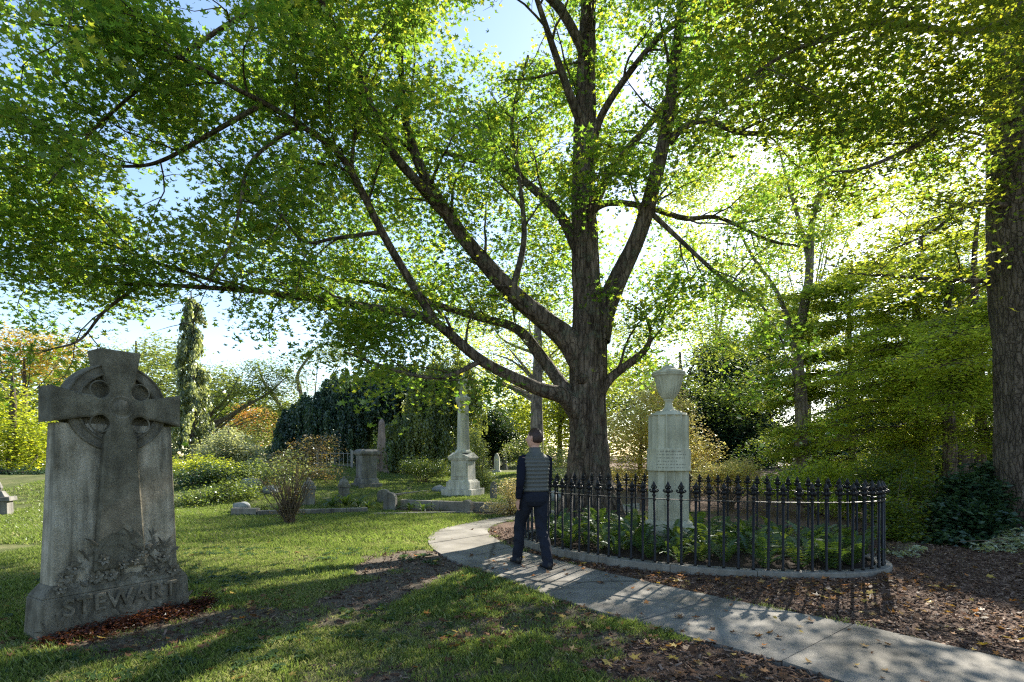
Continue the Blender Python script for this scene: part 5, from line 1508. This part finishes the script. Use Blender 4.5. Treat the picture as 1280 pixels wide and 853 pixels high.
# head, turned to the left
n_before = len(m.v)
hd = []
for t in np.linspace(0, 1, 12):
    z = 1.545 + .235 * t
    w_ = math.sin(math.pi * min(1, max(0, .12 + .83 * t))) ** .55
    hd.append((-.002, .025 + .012 * (1 - t), z, .076 * w_, .097 * w_))
loftp(m, hd, 24)
m.tube([(-.03, .115, 1.665), (-.035, .14, 1.645), (-.032, .118, 1.635)], [.012, .014, .012], 8)     # nose
for s_ in (-1, 1):
    m.tube([(s_ * .078, .01, 1.635), (s_ * .088, .002, 1.655), (s_ * .086, .0, 1.685), (s_ * .076, .012, 1.695)], [.008, .011, .012, .007], 8)
def turn(arr, a=R(28)):
    x, y = arr[:, 0].copy(), arr[:, 1] - .02
    arr[:, 0] = x * math.cos(a) - y * math.sin(a); arr[:, 1] = x * math.sin(a) + y * math.cos(a) + .02
for q in range(n_before, len(m.v)): turn(m.v[q])
for sh_, el_, ha_ in ((shL, elL, haL), (shR, elR, haR)):
    st([sh_, ((sh_[0] + el_[0]) / 2 - .005 * np.sign(sh_[0]), (sh_[1] + el_[1]) / 2, (sh_[2] + el_[2]) / 2), el_, ((el_[0] + ha_[0]) / 2, (el_[1] + ha_[1]) / 2, (el_[2] + ha_[2]) / 2), ha_], [.055, .05, .042, .038, .026], m)
    h = np.array(ha_); d = (h - np.array(el_)); d /= np.linalg.norm(d)
    sgn = -1 if ha_[0] < 0 else 1
    f_ = np.array([0, 1.0, 0]) - d * d[1]; f_ /= np.linalg.norm(f_)       # across the palm
    nrm = np.cross(d, f_)
    q = [h - d * .01, h + d * .03, h + d * .065, h + d * .09]
    for off in (-.022, -.007, .008, .022):
        m.tube([h + f_ * off * .6, h + d * .045 + f_ * off, h + d * .09 + f_ * off], [.013, .014, .011], 8)
    for off, ln in ((-.027, .052), (-.009, .068), (.009, .074), (.027, .066)):
        b0 = h + d * .085 + f_ * off
        cu = -nrm * sgn * .35
        p1 = b0 + d * ln * .42 + cu * ln * .10; p2 = p1 + d * ln * .3 + cu * ln * .45; p3 = p2 + d * ln * .2 + cu * ln * .6
        m.tube([b0, p1, p2, p3], [.010, .009, .008, .006], 8)
    t0 = h + d * .025 + f_ * .02
    m.tube([t0, t0 + d * .025 + f_ * .022, t0 + d * .055 + f_ * .03, t0 + d * .075 + f_ * .027], [.013, .012, .010, .007], 8)
for hp, kn, an in ((hipL, kneeL, ankL), (hipR, kneeR, ankR)):
    st([hp, ((hp[0] + kn[0]) / 2, (hp[1] + kn[1]) / 2 + .01, (hp[2] + kn[2]) / 2), kn, ((kn[0] + an[0]) / 2, (kn[1] + an[1]) / 2 - .015, (kn[2] + an[2]) / 2 + .04), an], [.08, .068, .05, .05, .036], m)
m_body = m.mesh("person", True); m_body.materials.append(M['skin'])
man = put("person", m_body, None, (PX, PY_, .012), (0, 0, R(22)))
tag(man, "man walking away on the path in a grey quilted vest, navy sleeves and dark jeans", "person")
rm = man.modifiers.new("join", 'REMESH'); rm.mode = 'VOXEL'; rm.voxel_size = .007; rm.use_smooth_shade = True
# vest with horizontal baffles
m = MB(); secs = []
nb = 9
for i in range(nb * 6 + 1):
    t = i / (nb * 6); z = .985 + .455 * t
    puff = .014 * abs(math.sin(math.pi * t * nb)) ** .6
    a = np.interp(z, [.98, 1.05, 1.2, 1.35, 1.41, 1.445], [.170, .160, .168, .182, .172, .140]) + puff
    b = np.interp(z, [.98, 1.05, 1.2, 1.35, 1.41, 1.445], [.128, .122, .130, .132, .118, .085]) + puff
    secs.append((0, 0, z, a, b))
secs += [(0, .0, 1.465, .115, .075), (0, .005, 1.485, .078, .07), (0, .01, 1.50, .070, .068), (0, .012, 1.545, .072, .070), (0, .012, 1.548, .06, .06)]
loftp(m, secs, 40); m.build("vest", M['vest_cloth'], man, smooth=True)
m = MB(); loftp(m, [(-.0, -.144, 1.405, .022, .002), (0, -.145, 1.413, .022, .002)], 8)
# sleeves
for sh_, el_, ha_ in ((shL, elL, haL), (shR, elR, haR)):
    m = MB(); sg = np.sign(sh_[0])
    hh = np.array(ha_); ee = np.array(el_); wr = ee + (hh - ee) * .93
    st([(sh_[0] * .75, 0, 1.415), (sh_[0] * 1.06, sh_[1], 1.385), ((sh_[0] + el_[0]) / 2 + .008 * sg, (sh_[1] + el_[1]) / 2, 1.28), el_, tuple((ee + wr) / 2), tuple(wr)], [.04, .062, .060, .054, .047, .040], m, 16)
    V = m.v[0]; V += .004 * np.sin(V[:, [2]] * 90 + V[:, [1]] * 40) * np.array([[1, 1, 0]])
    m.build("sleeve", M['navy_cloth'], man, smooth=True)
# hem of sweater
m = MB(); loftp(m, [(0, 0, .955, .163, .115), (0, 0, .96, .172, .122), (0, 0, 1.0, .172, .12), (0, 0, 1.02, .16, .11)], 32); m.build("jumper_hem", M['navy_cloth'], man, smooth=True)
# trousers, one mesh
m = MB()
loftp(m, [(0, 0, .80, .12, .095), (0, -.005, .86, .165, .125), (0, -.005, .93, .172, .128), (0, 0, 1.01, .16, .115)], 32)
for hp, kn, an in ((hipL, kneeL, ankL), (hipR, kneeR, ankR)):
    st([(hp[0], hp[1], .93), ((hp[0] * .45 + kn[0] * .55), hp[1] * .5 + kn[1] * .5 + .01, .73), kn, (kn[0] * .5 + an[0] * .5, kn[1] * .5 + an[1] * .5 - .02, .32), (an[0], an[1] - .005, .10), (an[0], an[1] - .005, .055)], [.095, .092, .075, .070, .068, .072], m, 22, 8)
for arr in m.v: arr += .008 * np.sin(arr[:, [2]] * 42 + arr[:, [0]] * 60 + arr[:, [1]] * 30) * np.array([[1, 1, 0]]) * (arr[:, [2]] < .75)
tr_ = m.build("trousers", M['jeans'], man, smooth=True)
r2 = tr_.modifiers.new("join", 'REMESH'); r2.mode = 'VOXEL'; r2.voxel_size = .008; r2.use_smooth_shade = True
for an, tilt_ in ((ankL, 0.0), (ankR, 0.0)):
    m = MB()
    secs = []
    for t in np.linspace(0, 1, 9):
        y = an[1] - .085 + .285 * t
        secs.append((t, y))
    V = []; F = []; n = 12
    for t, y in secs:
        wd = .042 * math.sin(math.pi * min(.93, .2 + .72 * t)) ** .5 + (.004 if t > .5 else 0)
        hg = (.10 if t < .35 else .10 - .055 * (t - .35) / .65)
        for k in range(n):
            a = 2 * math.pi * k / n
            V.append((an[0] + wd * math.cos(a), y, .015 + hg * .5 + hg * .5 * math.sin(a)))
    for j in range(len(secs) - 1):
        for k in range(n): F.append((j * n + k, (j + 1) * n + k, (j + 1) * n + (k + 1) % n, j * n + (k + 1) % n))
    F.append(tuple(range(n))); F.append(tuple(reversed([(len(secs) - 1) * n + k for k in range(n)])))
    m.add(V, F); m.build("shoe", M['shoe'], man, smooth=True)
    m = MB(); prof = [(an[0] + x, an[1] + y) for x, y in ((-.03, -.09), (.03, -.09), (.042, -.03), (.04, .05), (.048, .12), (.035, .19), (0, .212), (-.035, .19), (-.044, .12), (-.036, .05), (-.04, -.03))]
    V = [(x, y, .0) for x, y in prof] + [(x, y, .022) for x, y in prof]; n = len(prof)
    F = [tuple(reversed(range(n))), tuple(range(n, 2 * n))] + [(i, (i + 1) % n, (i + 1) % n + n, i + n) for i in range(n)]
    m.add(V, F); m.build("sole", M['sole'], man)
# hair: short back and sides
m = MB(); hs = []
for t in np.linspace(0, 1, 10):
    z = 1.605 + .187 * t
    w_ = math.sin(math.pi * min(.97, .22 + .72 * t)) ** .6
    fr = float(sstep(1.66, 1.73, z))
    hs.append((-.002, -.012 + .024 * fr, z, .079 * w_, (.078 + .026 * fr) * w_))
loftp(m, hs, 28)
turn(m.v[0]); m.v[0] += rng.standard_normal(m.v[0].shape) * .003
m.build("hair", M['hair'], man, smooth=True)

# ------------------------------------------------------------------ scattered small stuff through geometry nodes
def scatter(name, meshes, pts, rot, scl, idx, tint, label, kind="stuff", cat=None):
    coll = bpy.data.collections.new(name + "_kinds")
    for i, me in enumerate(meshes):
        oo = bpy.data.objects.new(name + "_kind_%02d" % i, me); coll.objects.link(oo)
    me = bpy.data.meshes.new(name); n = len(pts)
    me.vertices.add(n); me.vertices.foreach_set("co", np.ascontiguousarray(pts, dtype=np.float32).ravel())
    for nm, ty, arr in (("rot", 'FLOAT_VECTOR', rot), ("scl", 'FLOAT', scl), ("idx", 'INT', idx), ("tint", 'FLOAT', tint)):
        a = me.attributes.new(nm, ty, 'POINT')
        if ty == 'FLOAT_VECTOR': a.data.foreach_set("vector", np.ascontiguousarray(arr, dtype=np.float32).ravel())
        else: a.data.foreach_set("value", np.ascontiguousarray(arr, dtype=np.int32 if ty == 'INT' else np.float32))
    o = link(bpy.data.objects.new(name, me))
    ng = bpy.data.node_groups.new(name, 'GeometryNodeTree')
    ng.interface.new_socket("Geometry", in_out='INPUT', socket_type='NodeSocketGeometry')
    ng.interface.new_socket("Geometry", in_out='OUTPUT', socket_type='NodeSocketGeometry')
    gi = ng.nodes.new("NodeGroupInput"); go = ng.nodes.new("NodeGroupOutput")
    ci = ng.nodes.new("GeometryNodeCollectionInfo"); ci.inputs[0].default_value = coll; ci.inputs["Separate Children"].default_value = True; ci.inputs["Reset Children"].default_value = True
    ip = ng.nodes.new("GeometryNodeInstanceOnPoints"); ip.inputs["Pick Instance"].default_value = True
    def na(nm, ty):
        q = ng.nodes.new("GeometryNodeInputNamedAttribute"); q.data_type = ty; q.inputs[0].default_value = nm; return q.outputs[0]
    m2p = ng.nodes.new("GeometryNodeMeshToPoints")
    ng.links.new(gi.outputs[0], m2p.inputs[0])
    ng.links.new(m2p.outputs[0], ip.inputs["Points"]); ng.links.new(ci.outputs[0], ip.inputs["Instance"])
    ng.links.new(na("idx", 'INT'), ip.inputs["Instance Index"])
    ng.links.new(na("rot", 'FLOAT_VECTOR'), ip.inputs["Rotation"]); ng.links.new(na("scl", 'FLOAT'), ip.inputs["Scale"])
    ng.links.new(ip.outputs[0], go.inputs[0])
    md = o.modifiers.new("scatter", 'NODES'); md.node_group = ng
    tag(o, label, cat, kind=kind)
    return o
# grass tufts
def tuft(seed, nb, h, spread, lean, wdt, tb):
    r_ = np.random.default_rng(seed)
    V = []; F = []; T = []
    for k in range(nb):
        a = r_.random() * 6.28; q = spread * math.sqrt(r_.random()); x, y = q * math.cos(a), q * math.sin(a)
        a2 = r_.random() * 6.28; hh = h * r_.uniform(.5, 1.15); l = lean * r_.random() * hh
        w_ = wdt * r_.uniform(.7, 1.2); a3 = r_.random() * 6.28
        cx, cy = math.cos(a3) * w_, math.sin(a3) * w_
        k0 = len(V)
        V += [(x - cx, y - cy, -.01), (x + cx, y + cy, -.01), (x + l * .4 * math.cos(a2) + cx * .7, y + l * .4 * math.sin(a2) + cy * .7, hh * .6), (x + l * math.cos(a2), y + l * math.sin(a2), hh)]
        F.append((k0, k0 + 1, k0 + 2, k0 + 3))
        T += [np.clip(tb + r_.normal() * .2, 0, 1)] * 4
    return fast_mesh("tuft", np.array(V), np.array(F), np.array(T), M['grass'])
TU = [tuft(1, 22, .042, .07, .9, .0022, .35), tuft(2, 22, .034, .08, 1.2, .0024, .5), tuft(3, 18, .05, .06, .8, .0024, .3), tuft(4, 20, .03, .08, 1.4, .0024, .8),
      tuft(5, 26, .06, .12, 1.0, .005, .4), tuft(6, 26, .05, .13, 1.2, .005, .6)]
def sample(x0, x1, y0, y1, n): return rng.uniform(x0, x1, n), rng.uniform(y0, y1, n)
X = []; Y = []; NEAR = []
for (x0, x1, y0, y1, n, nr) in ((-5.6, 3.2, 2.6, 5.5, 17000, 1), (-7.5, 1.0, 5.5, 9, 15000, 1), (-13, 2, 9, 15, 15000, 0), (-16, 3, 15, 26, 9000, 0)):
    a, b = sample(x0, x1, y0, y1, n); X.append(a); Y.append(b); NEAR.append(np.full(n, nr))
X = np.concatenate(X); Y = np.concatenate(Y); NEAR = np.concatenate(NEAR)
mk = mulch_mask(X, Y); dk = dirt_mask(X, Y)
pth = inpoly(X, Y, PATHPOLY)
keep = (~pth) & (mk < .3) & (rng.random(len(X)) > dk * 1.02) & ~((X > .5) & (Y > 13.5))
X, Y, NEAR, dk = X[keep], Y[keep], NEAR[keep], dk[keep]
n = len(X)
lush = fbm(X, Y, .9, 3, 40)
idx = np.where(NEAR == 1, np.where(lush > .52, rng.choice([0, 2, 0, 1], n), rng.choice([1, 3, 1, 0], n)), rng.choice([4, 5], n))
scatter("grass", TU, np.stack([X, Y, terrain(X, Y)], 1), np.stack([np.zeros(n), np.zeros(n), rng.random(n) * 6.28], 1), rng.uniform(.7, 1.35, n) * (1 + .35 * (lush - .5)) * (1 - .35 * dk), idx, rng.random(n), "short patchy green lawn grass", cat="grass")
print("tufts", n)
# mulch chips
def chip(seed):
    r_ = random.Random(seed); l, w_, h = r_.uniform(.012, .028), r_.uniform(.003, .009), r_.uniform(.002, .005)
    v = [(-l, -w_, 0), (l, -w_ * .6, .001), (l * .9, w_, 0), (-l * .8, w_ * .8, .001), (-l * .9, -w_ * .8, h), (l * .95, -w_ * .5, h), (l * .8, w_ * .8, h), (-l * .7, w_ * .7, h)]
    return fast_mesh("chip", np.array(v), np.array([(3, 2, 1, 0), (4, 5, 6, 7), (0, 1, 5, 4), (1, 2, 6, 5), (2, 3, 7, 6), (3, 0, 4, 7)]), np.full(8, r_.random() ** 1.6), M['chips'])
CH = [chip(k) for k in range(14)]
X, Y = sample(-1.2, 9.5, 3.0, 11, 62000)
a, b = sample(-3.5, 3, 2.9, 8.2, 12000)
k0 = len(X)
X = np.concatenate([X, a]); Y = np.concatenate([Y, b])
mk = mulch_mask(X, Y); dk = dirt_mask(X, Y)
inell = (((X - EC[0]) * ED[0] + (Y - EC[1]) * ED[1]) / EA) ** 2 + (((X - EC[0]) * EN[0] + (Y - EC[1]) * EN[1]) / EB) ** 2 < 1.1
pth = inpoly(X, Y, PATHPOLY)
keep = np.where(np.arange(len(X)) < k0, mk > .5, (dk > rng.random(len(X)) * 1.3)) & ~inell & ~pth & (rng.random(len(X)) < np.clip(1.5 - Y / 12, .25, 1))
X, Y = X[keep], Y[keep]; n = len(X); print("chips", n)
scatter("mulch", CH, np.stack([X, Y, terrain(X, Y) + rng.uniform(.0, .014, n)], 1), np.stack([rng.normal(0, .35, n), rng.normal(0, .35, n), rng.random(n) * 6.28], 1), rng.uniform(.7, 1.6, n), rng.integers(0, 14, n), rng.random(n), "loose brown wood-chip mulch", cat="mulch")
# fallen leaves
def fallen(seed):
    r_ = random.Random(seed); s_ = SH['maple'].copy() * r_.uniform(.05, .085); s_[:, 2] += np.array([r_.uniform(0, .014) for _ in s_])
    s_[:, 1] -= .03
    return fast_mesh("fallen_leaf", s_, np.array([tuple(range(10))]), np.full(10, r_.random()), M['litter'])
FL = [fallen(k) for k in range(16)]
Xs, Ys = [], []
for (x0, x1, y0, y1, n) in ((-5, 4, 2.7, 6, 260), (-4.2, -2.2, 3.9, 6, 260), (0, 8, 3.5, 9, 1100), (-.6, 4.8, 4.0, 7.8, 2600), (-7, 1, 6, 12, 160), (.3, 3, 3, 4.6, 420)):
    a, b = sample(x0, x1, y0, y1, n); Xs.append(a); Ys.append(b)
X = np.concatenate(Xs); Y = np.concatenate(Ys)
pth = inpoly(X, Y, PATHPOLY); mk = mulch_mask(X, Y)
inell = (((X - EC[0]) * ED[0] + (Y - EC[1]) * ED[1]) / (EA + .12)) ** 2 + (((X - EC[0]) * EN[0] + (Y - EC[1]) * EN[1]) / (EB + .12)) ** 2 < 1.0
bank = (((X - EC[0]) * ED[0] + (Y - EC[1]) * ED[1]) / (EA + .9)) ** 2 + (((X - EC[0]) * EN[0] + (Y - EC[1]) * EN[1]) / (EB + .75)) ** 2 < 1.0
keep = ~inell & (~pth | (rng.random(len(X)) < .16)) & (bank | (rng.random(len(X)) < .33) | ((X < .0)))
X, Y, pth = X[keep], Y[keep], pth[keep]; n = len(X)
zz = terrain(X, Y) + np.where(pth, .03, .022)
scatter("leaf_litter", FL, np.stack([X, Y, zz], 1), np.stack([rng.normal(0, .25, n), rng.normal(0, .25, n), rng.random(n) * 6.28], 1), rng.uniform(.5, 1.15, n), rng.integers(0, 16, n), rng.random(n), "scattered fallen maple leaves, brown and yellow", cat="leaves")

# low broad-leaved weeds and clover in the near lawn
def weed(seed):
    r_ = np.random.default_rng(seed); V = []; F = []; T = []
    for k in range(7):
        a = k / 7 * 6.28 + r_.random() * .5; L = r_.uniform(.03, .06); w_ = L * .28; c, s2 = math.cos(a), math.sin(a)
        b = len(V); hh = r_.uniform(.006, .02)
        for (u, t, z) in ((0, 0, .004), (.5, 1, .012 + hh), (1, 0, hh), (.5, -1, .012 + hh)):
            V.append((c * u * L - s2 * t * w_, s2 * u * L + c * t * w_, z))
        F.append((b, b + 1, b + 2, b + 3)); T += [r_.random() * .5] * 4
    return fast_mesh("weed", np.array(V), np.array(F), np.array(T), M['fern_leaf'])
WD = [weed(k) for k in range(4)]
a, b = sample(-5.5, 2.5, 2.7, 8.5, 2600)
kp = (fbm(a, b, 1.6, 3, 71) > .55) & ~inpoly(a, b, PATHPOLY) & (mulch_mask(a, b) < .4)
a, b = a[kp], b[kp]; n = len(a)
scatter("weeds", WD, np.stack([a, b, terrain(a, b) + .012], 1), np.stack([np.zeros(n), np.zeros(n), rng.random(n) * 6.28], 1), rng.uniform(.7, 1.3, n), rng.integers(0, 4, n), rng.random(n), "low broad-leaved weeds among the lawn grass", cat="weeds")
